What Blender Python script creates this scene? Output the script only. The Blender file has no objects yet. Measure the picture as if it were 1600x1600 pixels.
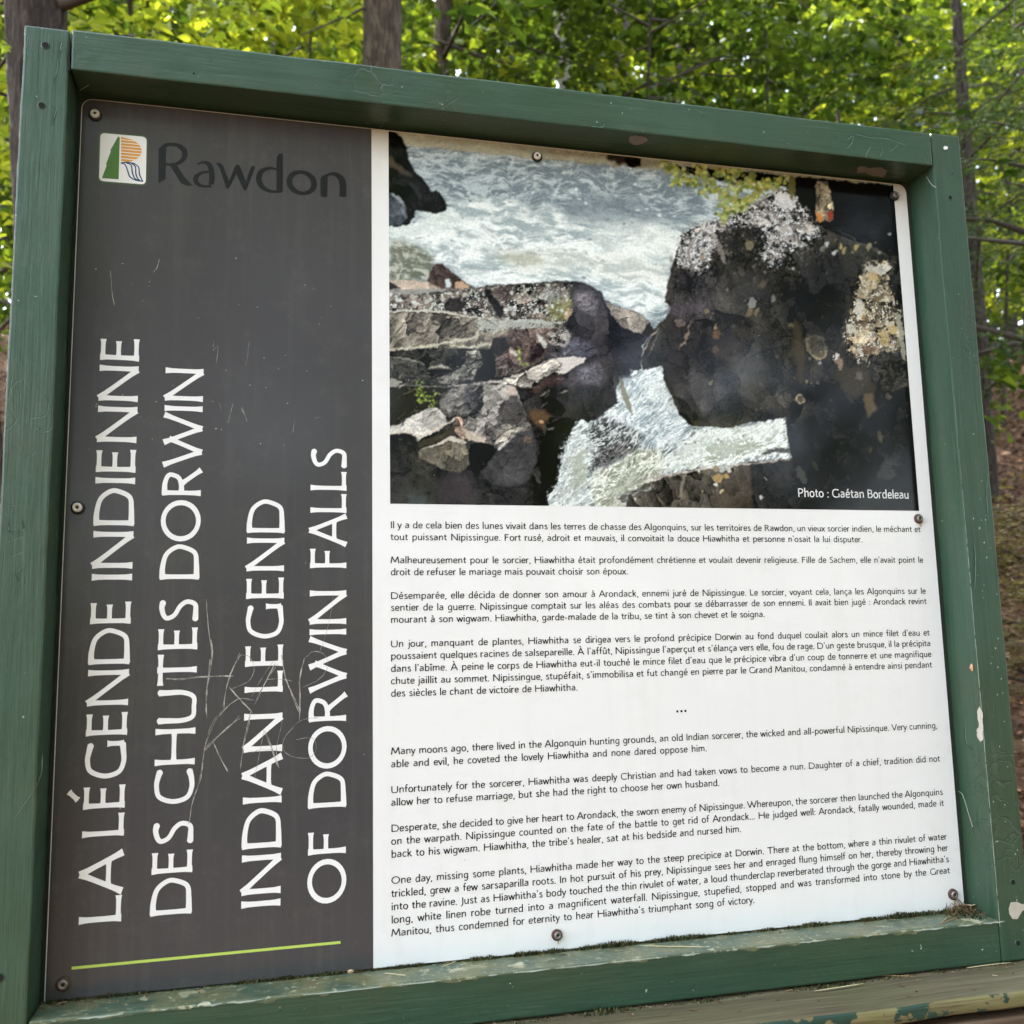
import bpy, bmesh, math, random
import numpy as np
from mathutils import Vector, Matrix
from mathutils.geometry import delaunay_2d_cdt

SC = bpy.context.scene
COL = SC.collection
SIGN_Z = 2.2                    # height of the upper edge of the printed panel above the path

# ------------------------------------------------------------------ camera
# sign coordinates (metres): x right, y up, z out of the printed face; origin = upper left corner of the panel
CAM = np.array([0.24495132, -0.70104875, 1.23967806])
ROT = np.array([[0.97111207, -0.02153166, 0.23765046], [0.01159983, -0.99048369, -0.13714047], [0.23834177, 0.13593547, -0.9616209]])
FPX = 1508.27                   # focal length in pixels of the 1600 px photograph
def wd(x, y, z=0.0):            # sign coordinates -> world
    return Vector((x, -z, SIGN_Z+y))
cd = bpy.data.cameras.new('camera'); cam = bpy.data.objects.new('camera', cd); COL.objects.link(cam); SC.camera = cam
def wrow(r): return Vector((r[0], -r[2], r[1]))
_r, _d, _f = wrow(ROT[0]), wrow(ROT[1]), wrow(ROT[2])
_u = -_d
cam.matrix_world = Matrix(((_r.x, _u.x, -_f.x, 0), (_r.y, _u.y, -_f.y, 0), (_r.z, _u.z, -_f.z, 0), (0, 0, 0, 1)))
cam.matrix_world.translation = wd(*CAM)
cam.location = wd(*CAM)
cd.sensor_width = 36; cd.lens = FPX/1600*36
cd.clip_start = .05; cd.clip_end = 600
cd.dof.use_dof = True; cd.dof.focus_distance = 1.32; cd.dof.aperture_fstop = 7.5
RI = ROT.T
def ray(px, py):
    v = RI @ np.array([(px-800)/FPX, (py-800)/FPX, 1.0]); return v
def on_sign(px, py, z=0.0):     # point of the plane z in front of the panel seen at a place of the photograph
    v = ray(px, py); s = (z-CAM[2])/v[2]; q = CAM+s*v; return q[0], q[1]
def at(px, py, Y):              # world point at distance Y behind the sign plane
    v = ray(px, py); s = (-Y-CAM[2])/v[2]; q = CAM+s*v; return Vector((q[0], Y, SIGN_Z+q[1]))

# ------------------------------------------------------------------ sky, sun, exposure
SUN_DIR = Vector((-0.42, 0.52, 0.74)).normalized()      # towards the sun, behind the sign
W = bpy.data.worlds.new('World'); SC.world = W; W.use_nodes = True
nt = W.node_tree; nt.nodes.clear()
sky = nt.nodes.new('ShaderNodeTexSky'); sky.sky_type = 'NISHITA'; sky.sun_disc = False
sky.sun_elevation = math.asin(SUN_DIR.z); sky.sun_rotation = math.atan2(SUN_DIR.x, SUN_DIR.y)
sky.air_density = 1.0; sky.dust_density = 2.0; sky.ozone_density = 1.0
hs = nt.nodes.new('ShaderNodeHueSaturation'); hs.inputs['Saturation'].default_value = .47
bg = nt.nodes.new('ShaderNodeBackground'); bg.inputs['Strength'].default_value = .15
wo = nt.nodes.new('ShaderNodeOutputWorld')
nt.links.new(sky.outputs[0], hs.inputs['Color']); nt.links.new(hs.outputs[0], bg.inputs[0]); nt.links.new(bg.outputs[0], wo.inputs[0])
sl = bpy.data.lights.new('sun', 'SUN'); sl.energy = 2.4; sl.angle = math.radians(.53); sl.color = (1, .94, .84)
sun = bpy.data.objects.new('sun', sl); COL.objects.link(sun); sun.rotation_euler = SUN_DIR.to_track_quat('Z', 'Y').to_euler(); sun.location = (0, 0, 30)
SC.view_settings.view_transform = 'Standard'; SC.view_settings.look = 'None'
SC.view_settings.exposure = 3.4; SC.view_settings.gamma = 1; SC.view_settings.use_curve_mapping = False
SC.render.engine = 'CYCLES'
SC.cycles.max_bounces = 8; SC.cycles.transparent_max_bounces = 8; SC.cycles.sample_clamp_indirect = 8
SC.cycles.use_denoising = True

# ------------------------------------------------------------------ helpers
def tag(o, label=None, cat=None, group=None, kind=None):
    if label: o['label'] = label
    if cat: o['category'] = cat
    if group: o['group'] = group
    if kind: o['kind'] = kind
    return o
def empty(name, loc, label, cat, group=None):
    o = bpy.data.objects.new(name, None); COL.objects.link(o); o.location = loc; o.empty_display_size = .1
    return tag(o, label, cat, group)
def link(name, me, parent=None, mat=None, smooth=False):
    o = bpy.data.objects.new(name, me); COL.objects.link(o)
    if parent is not None:
        o.parent = parent; o.matrix_parent_inverse = parent_inv(parent)
    if mat is not None and not me.materials: me.materials.append(mat)
    if smooth: me.polygons.foreach_set('use_smooth', [True]*len(me.polygons))
    return o
def parent_inv(p):              # all meshes are written in world coordinates; things stand unrotated
    return Matrix.Translation(-Vector(p.location)) if p.parent is None else Matrix()
def mesh(name, V, F):
    me = bpy.data.meshes.new(name); me.from_pydata([tuple(v) for v in V], [], F); me.update(); return me
def np_mesh(name, V, F, cols=None, attr='tone'):
    V = np.asarray(V, np.float32); F = np.asarray(F, np.int32); k = F.shape[1]
    me = bpy.data.meshes.new(name); me.vertices.add(len(V)); me.vertices.foreach_set('co', V.ravel())
    me.loops.add(F.size); me.loops.foreach_set('vertex_index', F.ravel())
    me.polygons.add(len(F)); me.polygons.foreach_set('loop_start', np.arange(0, F.size, k, dtype=np.int32)); me.polygons.foreach_set('loop_total', np.full(len(F), k, np.int32))
    me.update(calc_edges=True)
    if cols is not None:
        cols = np.asarray(cols, np.float32)
        a = me.color_attributes.new(attr, 'FLOAT_COLOR', 'POINT'); c = np.ones((len(V), 4), np.float32); c[:, :cols.shape[1]] = cols; a.data.foreach_set('color', c.ravel())
    return me
def box_bm(x0, x1, y0, y1, z0, z1, bevel=0., seg=2, cuts=None):
    bm = bmesh.new(); bmesh.ops.create_cube(bm, size=1)
    for v in bm.verts: v.co = Vector(((x0+x1)/2+v.co.x*(x1-x0), (y0+y1)/2+v.co.y*(y1-y0), (z0+z1)/2+v.co.z*(z1-z0)))
    if bevel: bmesh.ops.bevel(bm, geom=bm.edges[:], offset=bevel, segments=seg, profile=.6, affect='EDGES')
    return bm
def lin(c):
    return tuple((x/255/12.92 if x/255 <= .04045 else ((x/255+.055)/1.055)**2.4) for x in c)

# node helper
class NT:
    def __init__(s, name):
        s.m = bpy.data.materials.new(name); s.m.use_nodes = True; s.t = s.m.node_tree; s.t.nodes.clear()
        s.out = s.n('ShaderNodeOutputMaterial')
    def n(s, typ, **kw):
        o = s.t.nodes.new(typ)
        for k, v in kw.items():
            if hasattr(o, k): setattr(o, k, v)
            else: s.set(o, k, v)
        return o
    def set(s, o, k, v):
        i = o.inputs[k.replace('_', ' ')] if k.replace('_', ' ') in o.inputs else o.inputs[k]
        if isinstance(v, bpy.types.NodeSocket): s.t.links.new(v, i)
        else: i.default_value = v
    def noise(s, vec, scale, detail=4, rough=.55, out='Fac', dist=0.):
        o = s.n('ShaderNodeTexNoise'); s.t.links.new(vec, o.inputs['Vector']); o.inputs['Scale'].default_value = scale; o.inputs['Detail'].default_value = detail; o.inputs['Roughness'].default_value = rough; o.inputs['Distortion'].default_value = dist
        return o.outputs[out]
    def map(s, vec, sc=(1, 1, 1), rot=(0, 0, 0), loc=(0, 0, 0)):
        o = s.n('ShaderNodeMapping'); s.t.links.new(vec, o.inputs[0]); o.inputs['Scale'].default_value = sc; o.inputs['Rotation'].default_value = rot; o.inputs['Location'].default_value = loc; return o.outputs[0]
    def ramp(s, f, stops):
        o = s.n('ShaderNodeValToRGB'); s.t.links.new(f, o.inputs[0]); e = o.color_ramp.elements
        while len(e) < len(stops): e.new(.5)
        for q, (p, c) in zip(e, stops): q.position = p; q.color = (c[0], c[1], c[2], 1) if not isinstance(c, (int, float)) else (c, c, c, 1)
        return o.outputs[0]
    def mix(s, f, a, b, blend='MIX'):
        o = s.n('ShaderNodeMix'); o.data_type = 'RGBA'; o.blend_type = blend
        for i, v in ((0, f), (6, a), (7, b)):
            if isinstance(v, bpy.types.NodeSocket): s.t.links.new(v, o.inputs[i])
            else: o.inputs[i].default_value = v if i == 0 else (v[0], v[1], v[2], 1)
        return o.outputs[2]
    def math(s, op, a, b=0., c=0.):
        o = s.n('ShaderNodeMath'); o.operation = op
        for i, v in enumerate((a, b, c)):
            if isinstance(v, bpy.types.NodeSocket): s.t.links.new(v, o.inputs[i])
            else: o.inputs[i].default_value = v
        return o.outputs[0]
    def geo(s): return s.n('ShaderNodeTexCoord').outputs['Object']
    def attr(s, name): 
        o = s.n('ShaderNodeAttribute'); o.attribute_name = name; return o.outputs['Color']
    def bump(s, h, strength=.3, dist=.001, nrm=None):
        o = s.n('ShaderNodeBump'); o.inputs['Strength'].default_value = strength; o.inputs['Distance'].default_value = dist; s.t.links.new(h, o.inputs['Height'])
        if nrm is not None: s.t.links.new(nrm, o.inputs['Normal'])
        return o.outputs[0]
    def bsdf(s, color, rough=.5, normal=None, spec=.5, metal=0., coat=0., coat_rough=.1, trans=None):
        p = s.n('ShaderNodeBsdfPrincipled')
        for k, v in (('Base Color', color), ('Roughness', rough), ('Specular IOR Level', spec), ('Metallic', metal), ('Coat Weight', coat), ('Coat Roughness', coat_rough)):
            if isinstance(v, bpy.types.NodeSocket): s.t.links.new(v, p.inputs[k])
            elif k == 'Base Color': p.inputs[k].default_value = (v[0], v[1], v[2], 1)
            else: p.inputs[k].default_value = v
        if normal is not None: s.t.links.new(normal, p.inputs['Normal']); s.t.links.new(normal, p.inputs['Coat Normal'])
        s.t.links.new(p.outputs[0], s.out.inputs[0]); return p
def simple(name, c, rough=.5, metal=0., spec=.5):
    m = NT(name); m.bsdf(c, rough, None, spec, metal); return m.m

# ------------------------------------------------------------------ materials of the sign
def print_surface(name, color_fn, rough=.05):
    """printed, laminated sheet: gloss with the fine horizontal weave of the laminate, a little dust"""
    m = NT(name); v = m.geo()
    weave = m.noise(m.map(v, (60, 60, 420)), 1., 3, .6)
    soft = m.noise(v, 9., 3, .5)
    nrm = m.bump(weave, .07, .0006, m.bump(soft, .12, .004))
    c = color_fn(m, v)
    dust = m.noise(v, 5., 5, .6)
    r = m.ramp(dust, [(.35, rough), (.7, rough+.05)])
    m.bsdf(c, r, nrm, .27); return m.m
def rail_shade(m, v, c, amt=.7):
    """yellowish contact shade under the upper rail, painted into the sheet colour"""
    z = m.n('ShaderNodeSeparateXYZ'); m.t.links.new(v, z.inputs[0])
    k = m.math('ADD', z.outputs[2], m.math('MULTIPLY', m.math('SUBTRACT', m.noise(m.map(v, (1, 1, .4)), 14., 3, .5), .5), .03))
    f = m.ramp(m.math('MULTIPLY_ADD', k, 20., -20*(SIGN_Z-.046)), [(0., 0.), (1., amt)])
    return m.mix(f, c, (.36, .33, .19))
def white_fn(m, v):
    base = m.mix(m.noise(v, 3., 3, .5), (.80, .80, .79), (.74, .745, .74))
    sp = m.noise(v, 260., 2, .5); f = m.ramp(sp, [(.0, 0.), (.80, 0.), (.84, .55)])
    base = m.mix(f, base, (.30, .30, .26))
    run = m.noise(m.map(v, (26, 26, 1.3)), 1.4, 4, .6); base = m.mix(m.ramp(run, [(.52, 0.), (.78, .28)]), base, (.66, .65, .60))
    base = m.mix(m.ramp(m.noise(v, 16., 6, .75), [(.54, 0.), (.80, .35)]), base, (.62, .61, .56))
    return rail_shade(m, v, base)
def dark_fn(m, v):
    base = m.mix(m.noise(v, 2.5, 4, .55), (.053, .052, .054), (.066, .064, .066))
    f = m.ramp(m.noise(m.map(v, (1, 1, 2)), 7., 4, .6), [(.55, 0.), (.75, .35)])
    base = m.mix(f, base, (.074, .072, .052))
    base = m.mix(m.ramp(m.noise(m.map(v, (30, 30, 1.6)), 1.5, 5, .65), [(.5, 0.), (.8, .45)]), base, (.10, .095, .088))
    base = m.mix(m.ramp(m.noise(v, 24., 6, .8), [(.52, 0.), (.75, .35)]), base, (.11, .105, .10))
    f2 = m.ramp(m.noise(v, 320., 1, .5), [(.0, 0.), (.81, 0.), (.84, .5)])
    base = m.mix(f2, base, (.25, .25, .2))
    return base
M = {}
M['white_sheet'] = print_surface('printed white sheet', white_fn)
M['dark_sheet'] = print_surface('printed charcoal sheet', dark_fn, .14)
M['river_print'] = print_surface('printed river picture', lambda m, v: m.attr('print'), .07)
M['white_ink'] = print_surface('white lettering', lambda m, v: m.mix(m.noise(v, 6., 3), (.82, .82, .81), (.76, .76, .75)))
M['black_ink'] = print_surface('dark lettering', lambda m, v: m.mix(m.noise(v, 6., 3), (.022, .022, .025), (.03, .03, .032)))
M['logo_ink'] = print_surface('near black logo lettering', lambda m, v: m.mix(m.noise(v, 6., 3), (.006, .0065, .007), (.010, .0105, .011)), .3)
M['lime_ink'] = print_surface('lime rule', lambda m, v: m.mix(m.noise(v, 6., 3), lin((186, 208, 100)), lin((176, 200, 92))))
M['leaf_green_ink'] = print_surface('green emblem ink', lambda m, v: m.mix(m.noise(v, 30., 4), lin((70, 108, 50)), lin((84, 122, 58))))
M['outline_ink'] = print_surface('emblem outline ink', lambda m, v: m.mix(m.noise(v, 30., 4), lin((66, 86, 56)), lin((76, 98, 66))))
M['orange_ink'] = print_surface('orange emblem ink', lambda m, v: m.mix(m.noise(v, 30., 4), lin((212, 150, 66)), lin((222, 164, 84))))
M['blue_ink'] = print_surface('blue emblem ink', lambda m, v: m.mix(m.noise(v, 30., 4), lin((40, 66, 104)), lin((52, 80, 120))))
M['panel_edge'] = simple('bare panel edge', (.36, .33, .25), .7)

def green_paint(name, bleach=0., chips=.0, grime=0., axis=0):
    """several coats of green exterior paint on planed timber; axis = direction of the brush strokes"""
    m = NT(name); v = m.geo()
    sc = [38, 38, 38]; sc[axis] = 1.6
    sc2 = [120, 120, 120]; sc2[axis] = 5
    grain = m.noise(m.map(v, tuple(sc)), 3., 5, .65)
    brush = m.noise(m.map(v, tuple(sc2)), 3., 3, .6)
    blot = m.noise(v, 6., 5, .6)
    c = m.mix(m.ramp(blot, [(.3, 0.), (.7, 1.)]), (.020, .055, .034), (.034, .072, .042))
    c = m.mix(m.ramp(m.noise(v, 2.2, 3, .5), [(.42, 0.), (.68, .55)]), c, (.034, .060, .026))
    c = m.mix(m.ramp(brush, [(.35, 0.), (.75, .35)]), c, (.048, .105, .066))
    if bleach: c = m.mix(bleach, c, (.12, .16, .115))
    c = m.mix(m.ramp(grain, [(.36, .4), (.48, 0.)]), c, (.014, .040, .023))
    c = m.mix(m.ramp(m.noise(v, 9., 6, .75), [(.50, 0.), (.72, .5)]), c, (.050, .062, .034))
    scf = m.noise(m.map(v, tuple(x_*.35 for x_ in sc)), 9., 4, .7)
    c = m.mix(m.ramp(scf, [(.0, 0.), (.62, 0.), (.70, .25)]), c, (.10, .16, .115))
    # flaked bubbles: cell edges lifted in patches
    vo = m.n('ShaderNodeTexVoronoi'); vo.feature = 'DISTANCE_TO_EDGE'; vo.inputs['Scale'].default_value = 34.
    warp = m.n('ShaderNodeVectorMath'); warp.operation = 'MULTIPLY_ADD'
    nz = m.n('ShaderNodeTexNoise'); m.t.links.new(v, nz.inputs['Vector']); nz.inputs['Scale'].default_value = 22.; nz.inputs['Detail'].default_value = 3
    m.t.links.new(nz.outputs['Color'], warp.inputs[0]); warp.inputs[1].default_value = (.05, .05, .05); m.t.links.new(v, warp.inputs[2])
    m.t.links.new(warp.outputs[0], vo.inputs['Vector'])
    where = m.ramp(m.noise(v, 4.5, 4, .6), [(.60, 0.), (.70, .8)])
    crack = m.math('MULTIPLY', m.ramp(vo.outputs['Distance'], [(.0, 1.), (.05, 0.)]), where)
    c = m.mix(m.math('MULTIPLY', crack, .45), c, (.02, .05, .03))
    specks = m.ramp(m.noise(v, 170., 2, .5), [(0., 0.), (.765, 0.), (.785, .8)])
    c = m.mix(specks, c, (.42, .47, .38))
    dark = m.ramp(m.noise(v, 60., 2, .5), [(0., .6), (.235, .5), (.26, 0.)])
    c = m.mix(dark, c, (.02, .035, .02))
    if chips:
        ch = m.ramp(m.noise(m.map(v, (1.3, 1.3, 1.3)), 16., 5, .6), [(0., 0.), (.70-chips, 0.), (.715-chips, 1.)])
        c = m.mix(ch, c, (.46, .44, .30))
    if grime:
        g = m.ramp(m.noise(v, 20., 6, .7), [(.42, 0.), (.62, grime)])
        c = m.mix(g, c, (.17, .16, .075))
        g2 = m.ramp(m.noise(v, 130., 4, .7), [(.56, 0.), (.66, grime)])
        c = m.mix(g2, c, (.36, .35, .22))
    h = m.math('ADD', m.math('MULTIPLY', grain, .6), m.math('MULTIPLY', brush, .35))
    h = m.math('SUBTRACT', h, m.math('MULTIPLY', crack, .8))
    r = m.ramp(m.noise(v, 12., 4), [(.3, .30), (.7, .48)])
    m.bsdf(c, r, m.bump(h, .7, .0014, m.bump(m.noise(v, 14., 4, .6), .45, .004)), .45); return m.m
M['paint_h'] = green_paint('green paint on rail', 0, 0, 0, 0)
M['paint_v'] = green_paint('green paint on upright', .0, 0, 0, 2)
M['paint_ledge'] = green_paint('weathered green paint on ledge', .40, .095, .8, 0)
M['primer'] = NT('grey-beige primer showing through'); _v = M['primer'].geo()
M['primer'].bsdf(M['primer'].mix(M['primer'].noise(_v, 90., 4), (.52, .47, .40), (.38, .35, .29)), .8); M['primer'] = M['primer'].m
M['dull_primer'] = simple('brown-grey bare patch', (.17, .17, .15), .8)
M['crack'] = simple('open paint crack', (.012, .028, .02), .9)
M['hole'] = simple('drilled hole', (.006, .007, .006), 1.)
M['crack_highlight'] = simple('highlight on lifted paint edge', (.22, .36, .29), .5)  # highlight along the cracks, put into the colour of a pale line
M['backing'] = simple('dark backing board', (.018, .03, .02), .8)
_m = NT('scratched laminate'); _v = _m.geo(); _m.bsdf(_m.mix(_m.ramp(_m.noise(_v, 55., 4, .7), [(.4, 0.), (.6, 1.)]), (.13, .125, .115), (.46, .44, .38)), .7); M['scratch'] = _m.m
M['thread'] = simple('pale thread', (.55, .55, .5), .7)

def timber(name, peel=0.):
    m = NT(name); v = m.geo()
    g = m.noise(m.map(v, (2.2, 60, 60)), 1.4, 6, .7, dist=.6)
    g2 = m.noise(m.map(v, (6, 300, 300)), 1., 3, .6)
    c = m.ramp(g, [(.25, (.045, .034, .020)), (.5, (.11, .09, .052)), (.75, (.19, .165, .10))])
    c = m.mix(m.ramp(m.noise(v, 6., 4), [(.35, 0.), (.7, .55)]), c, (.10, .105, .04))
    c = m.mix(m.ramp(g2, [(.3, .5), (.5, 0.)]), c, (.03, .024, .016))
    h = m.math('ADD', g, m.math('MULTIPLY', g2, .5))
    rough = .85
    if peel:
        c = m.mix(1., c, (1.5, 1.5, 1.25), 'MULTIPLY')
        w = m.noise(m.map(v, (1, 1, 1.5)), 17., 5, .6)
        f = m.ramp(w, [(0., 0.), (.52-.02, 0.), (.52, 1.)])
        c = m.mix(f, c, m.mix(m.noise(v, 30., 3), (.018, .044, .030), (.028, .060, .042)))
        h = m.math('ADD', h, m.math('MULTIPLY', f, 1.2))
    m.bsdf(c, rough, m.bump(h, .6, .002), .3); return m.m
M['timber'] = timber('weathered grey-brown timber')
M['timber_peel'] = timber('timber with peeling green paint', 1.)
_m = NT('brown stained plank'); _v = _m.geo()
_g = _m.noise(_m.map(_v, (1.6, 50, 50)), 1.5, 6, .7, dist=.8)
_m.bsdf(_m.ramp(_g, [(.3, (.035, .018, .010)), (.55, (.12, .075, .045)), (.75, (.24, .165, .105))]), .7, _m.bump(_g, .6, .002), .3); M['brown_plank'] = _m.m

PRINT_GAIN = 1.0
BODY_XS = 1.19
# ---------------------------------------------------------------- the printed river picture
def _smooth(t): return t*t*(3-2*t)
class Noise:
    def __init__(self, seed):
        self.t = np.random.RandomState(seed).rand(256, 256).astype(np.float32)
    def at(self, x, y):
        xi = np.floor(x).astype(np.int64); yi = np.floor(y).astype(np.int64)
        fx = _smooth(x-xi); fy = _smooth(y-yi)
        x0 = xi & 255; x1 = (xi+1) & 255; y0 = yi & 255; y1 = (yi+1) & 255
        t = self.t
        return (t[y0, x0]*(1-fx)+t[y0, x1]*fx)*(1-fy)+(t[y1, x0]*(1-fx)+t[y1, x1]*fx)*fy
    def fbm(self, x, y, o=4, g=.55):
        s = 0; a = 1; n = 0
        for k in range(o):
            s = s+a*self.at(x+17.3*k, y+9.1*k); n += a; a *= g; x = x*2.03; y = y*2.03
        return s/n
    def ridge(self, x, y, o=4, g=.6):
        s = 0; a = 1; n = 0
        for k in range(o):
            s = s+a*(1-np.abs(2*self.at(x+31.7*k, y+5.3*k)-1)); n += a; a *= g; x = x*2.07; y = y*2.07
        return s/n
def facets(x, y, sc, ang, an, seed):
    """faceted stone: every cell of a warped cell pattern is a small tilted plane"""
    ca, sa = math.cos(ang), math.sin(ang); u = (x*ca+y*sa)*sc; v = (-x*sa+y*ca)*sc*an
    t = np.random.RandomState(seed).rand(5, 64, 64).astype(np.float32)
    best = np.full(x.shape, 9., np.float32); sec = best.copy(); sh = np.zeros(x.shape, np.float32)
    iu = np.floor(u).astype(int); iv = np.floor(v).astype(int)
    for du in (-1, 0, 1):
        for dv in (-1, 0, 1):
            a = (iu+du) & 63; b = (iv+dv) & 63; cx = iu+du+t[0, a, b]; cy = iv+dv+t[1, a, b]
            d = np.abs(u-cx)+np.abs(v-cy)*.9+.3*np.hypot(u-cx, v-cy)
            val = (t[2, a, b]-.5)+(u-cx)*(t[3, a, b]-.5)*1.5+(v-cy)*(t[4, a, b]-.35)*1.7
            n = d < best; sec = np.where(n, best, np.minimum(sec, d)); best = np.where(n, d, best); sh = np.where(n, val, sh)
    return sh, sec-best
def box_blur(a, r):
    if r < 1: return a
    r = int(r)
    for ax in (0, 1):
        p = np.concatenate([np.repeat(a.take([0], ax), r+1, ax), a, np.repeat(a.take([-1], ax), r, ax)], ax)
        c = np.cumsum(p, ax, dtype=np.float64)
        n = a.shape[ax]
        a = ((c.take(range(2*r+1, 2*r+1+n), ax)-c.take(range(0, n), ax))/(2*r+1)).astype(np.float32)
    return a
def paint_river():
    X0, Y0, WW, HH = 596, 190, 850, 620
    Y, X = np.mgrid[0:HH, 0:WW].astype(np.float32); X += X0; Y += Y0
    n1, n2, n3 = Noise(1), Noise(2), Noise(3)
    A = np.zeros((HH, WW, 3), np.float32)
    rs = np.random.RandomState(7)
    def mask(poly, warp=2.5, sc=.09, blur=0, diss=0.):
        xs = [p[0] for p in poly]; ys = [p[1] for p in poly]
        x0 = max(0, int(min(xs)-X0-14)); x1 = min(WW, int(max(xs)-X0+14)); y0 = max(0, int(min(ys)-Y0-14)); y1 = min(HH, int(max(ys)-Y0+14))
        if x1 <= x0 or y1 <= y0: return None
        x = X[y0:y1, x0:x1]; y = Y[y0:y1, x0:x1]
        fw = min(warp, 1.6)*.9; xx = x+warp*(n1.fbm(x*sc, y*sc, 3)-.5)*3+fw*(n3.fbm(x*.33, y*.33, 2)-.5)*2.4; yy = y+warp*(n2.fbm(x*sc, y*sc, 3)-.5)*3+fw*(n2.fbm(x*.33+50, y*.33, 2)-.5)*2.4
        m = np.zeros(x.shape, bool); n = len(poly)
        for i in range(n):
            ax, ay = poly[i]; bx, by = poly[(i+1) % n]
            if ay == by: continue
            c = ((ay > yy) != (by > yy)) & (xx < (bx-ax)*(yy-ay)/(by-ay)+ax)
            m ^= c
        m = m.astype(np.float32)
        if diss:
            m = box_blur(m, max(3, int(diss))); nz = n3.fbm(x*.22+31, y*.22, 4, .8); m = np.clip((m-.36+(nz-.5)*2.4)*3.2+.5, 0, 1)*np.clip(m*8, 0, 1)
        else: m = box_blur(m, max(1, blur))
        return (slice(y0, y1), slice(x0, x1)), m
    def put(poly, col, warp=2.5, sc=.09, blur=0, a=1., tex=None, diss=0.):
        r = mask(poly, warp, sc, blur, diss)
        if r is None: return
        s, m = r; m = (m*a)[..., None]
        c = np.array(col, np.float32)*np.ones(m.shape[:2]+(3,), np.float32)
        if tex is not None: c = tex(X[s], Y[s], c)
        A[s] = A[s]*(1-m)+c*m
    def ell(cx, cy, rx, ry, ang=0, n=14): 
        ca, sa = math.cos(ang), math.sin(ang)
        return [(cx+rx*math.cos(t)*ca-ry*math.sin(t)*sa, cy+rx*math.cos(t)*sa+ry*math.sin(t)*ca) for t in [6.2832*k/n for k in range(n)]]
    def line(pts, w, col, a=1., blur=0, warp=1.5):
        L = []; R = []
        for i, (x, y) in enumerate(pts):
            x2, y2 = pts[min(i+1, len(pts)-1)]; x1, y1 = pts[max(i-1, 0)]
            d = math.hypot(x2-x1, y2-y1) or 1; nx, ny = -(y2-y1)/d, (x2-x1)/d
            ww = w/2*(1 if 0 < i < len(pts)-1 else .35)
            L.append((x+nx*ww, y+ny*ww)); R.append((x-nx*ww, y-ny*ww))
        put(L+R[::-1], col, warp, .12, blur, a)
    # rock textures: facets along a direction with light and dark grain
    def rock(ang=0., s=.05, st=3., k=.55, fine=.35, tint=None):
        ca, sa = math.cos(ang), math.sin(ang)
        def f(x, y, c):
            u = (x*ca+y*sa)*s; v = (-x*sa+y*ca)*s*st
            r = n1.ridge(u, v, 5, .66)-.55; g = n2.fbm(x*.42, y*.42, 3, .8)-.5; b = n3.fbm(x*.03, y*.03, 2)-.5
            wx = x+7*(n3.fbm(x*.05, y*.05, 3)-.5)*2; wy = y+7*(n2.fbm(x*.05+7, y*.05, 3)-.5)*2
            f1, e1 = facets(wx, wy, s*.62, ang, max(1.2, st*.7), 5); f2, e2 = facets(wx, wy, s*1.9, ang+.5, max(1.1, st*.6), 8)
            d = 1+k*1.3*r+fine*1.0*g+.45*b+k*1.55*f1+k*.75*f2-.55*k*np.clip(1-e1*7, 0, 1)-.3*k*np.clip(1-e2*6, 0, 1)
            c = c*np.clip(d, .12, 2.)[..., None]
            if tint is not None: 
                t = np.clip((n2.fbm(x*.04+9, y*.04, 3)-.5)*4, 0, 1)[..., None]*.6
                c = c*(1-t)+np.array(tint, np.float32)*np.clip(d, .3, 1.4)[..., None]*t
            return c
        return f
    def lichen(col=(196, 200, 190), th=.55, s=.16, base=None):
        def f(x, y, c):
            c = rock(.2, .06, 2., .5, .4)(x, y, c)
            n = n3.fbm(x*s*1.25, y*s*1.25, 4, .78)+.30*(n1.at(x*.8, y*.8)-.5)
            m = np.clip((n-th)*9, 0, 1)[..., None]
            dk = np.clip((.40-n2.fbm(x*.12, y*.12, 3))*9, 0, 1)[..., None]
            l = np.array(col, np.float32)*(.8+.35*n2.at(x*.8, y*.8))[..., None]
            c = c*(1-m)+l*m
            return c*(1-.6*dk)
        return f
    def water(s=.05, ang=.1, st=2.6, lo=(112, 128, 132), hi=(205, 216, 212), bias=0., sp=1.):
        ca, sa = math.cos(ang), math.sin(ang)
        def f(x, y, c):
            wx = x+26*(n3.fbm(x*.022, y*.022, 3)-.5); wy = y+26*(n2.fbm(x*.022, y*.022, 3)-.5)
            u = (wx*ca+wy*sa)*s; v = (-wx*sa+wy*ca)*s*st
            t = n1.fbm(u, v, 4, .5); r = n2.ridge(u*1.1, v*1.5, 4, .55); q = n3.fbm(u*.5+11, v*.35, 3)
            k = np.clip(.5+bias+1.7*(t-.5)+1.5*sp*(r-.64)+1.1*(q-.5), 0, 1)[..., None]
            k = k*k*(3-2*k)
            return np.array(lo, np.float32)*(1-k)+np.array(hi, np.float32)*k
        return f
    full = [(590, 180), (1450, 180), (1450, 815), (590, 815)]
    put(full, (140, 155, 158), 0, tex=water(.05, .12, 2.6, (118, 133, 136), (186, 199, 198)))
    # far water, streaks and the foam bands
    put([(600, 215), (1060, 260), (1110, 330), (1060, 345), (850, 320), (700, 310), (630, 290)], (0, 0, 0), 6, .03, 5, .9, water(.07, .08, 2.2, (108, 123, 130), (176, 190, 192), -.08))
    put([(700, 330), (760, 305), (860, 330), (980, 350), (1060, 352), (1070, 380), (1040, 480), (1000, 490), (950, 470), (900, 445), (740, 448), (690, 410), (610, 400), (606, 352)], (0, 0, 0), 8, .03, 6, .95, water(.045, .1, 3.0, (150, 166, 166), (228, 233, 228), .1, .7))
    put([(980, 350), (1062, 358), (1052, 400), (1020, 415), (950, 405), (900, 385), (930, 362)], (222, 226, 218), 8, .03, 9, .45)
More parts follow.
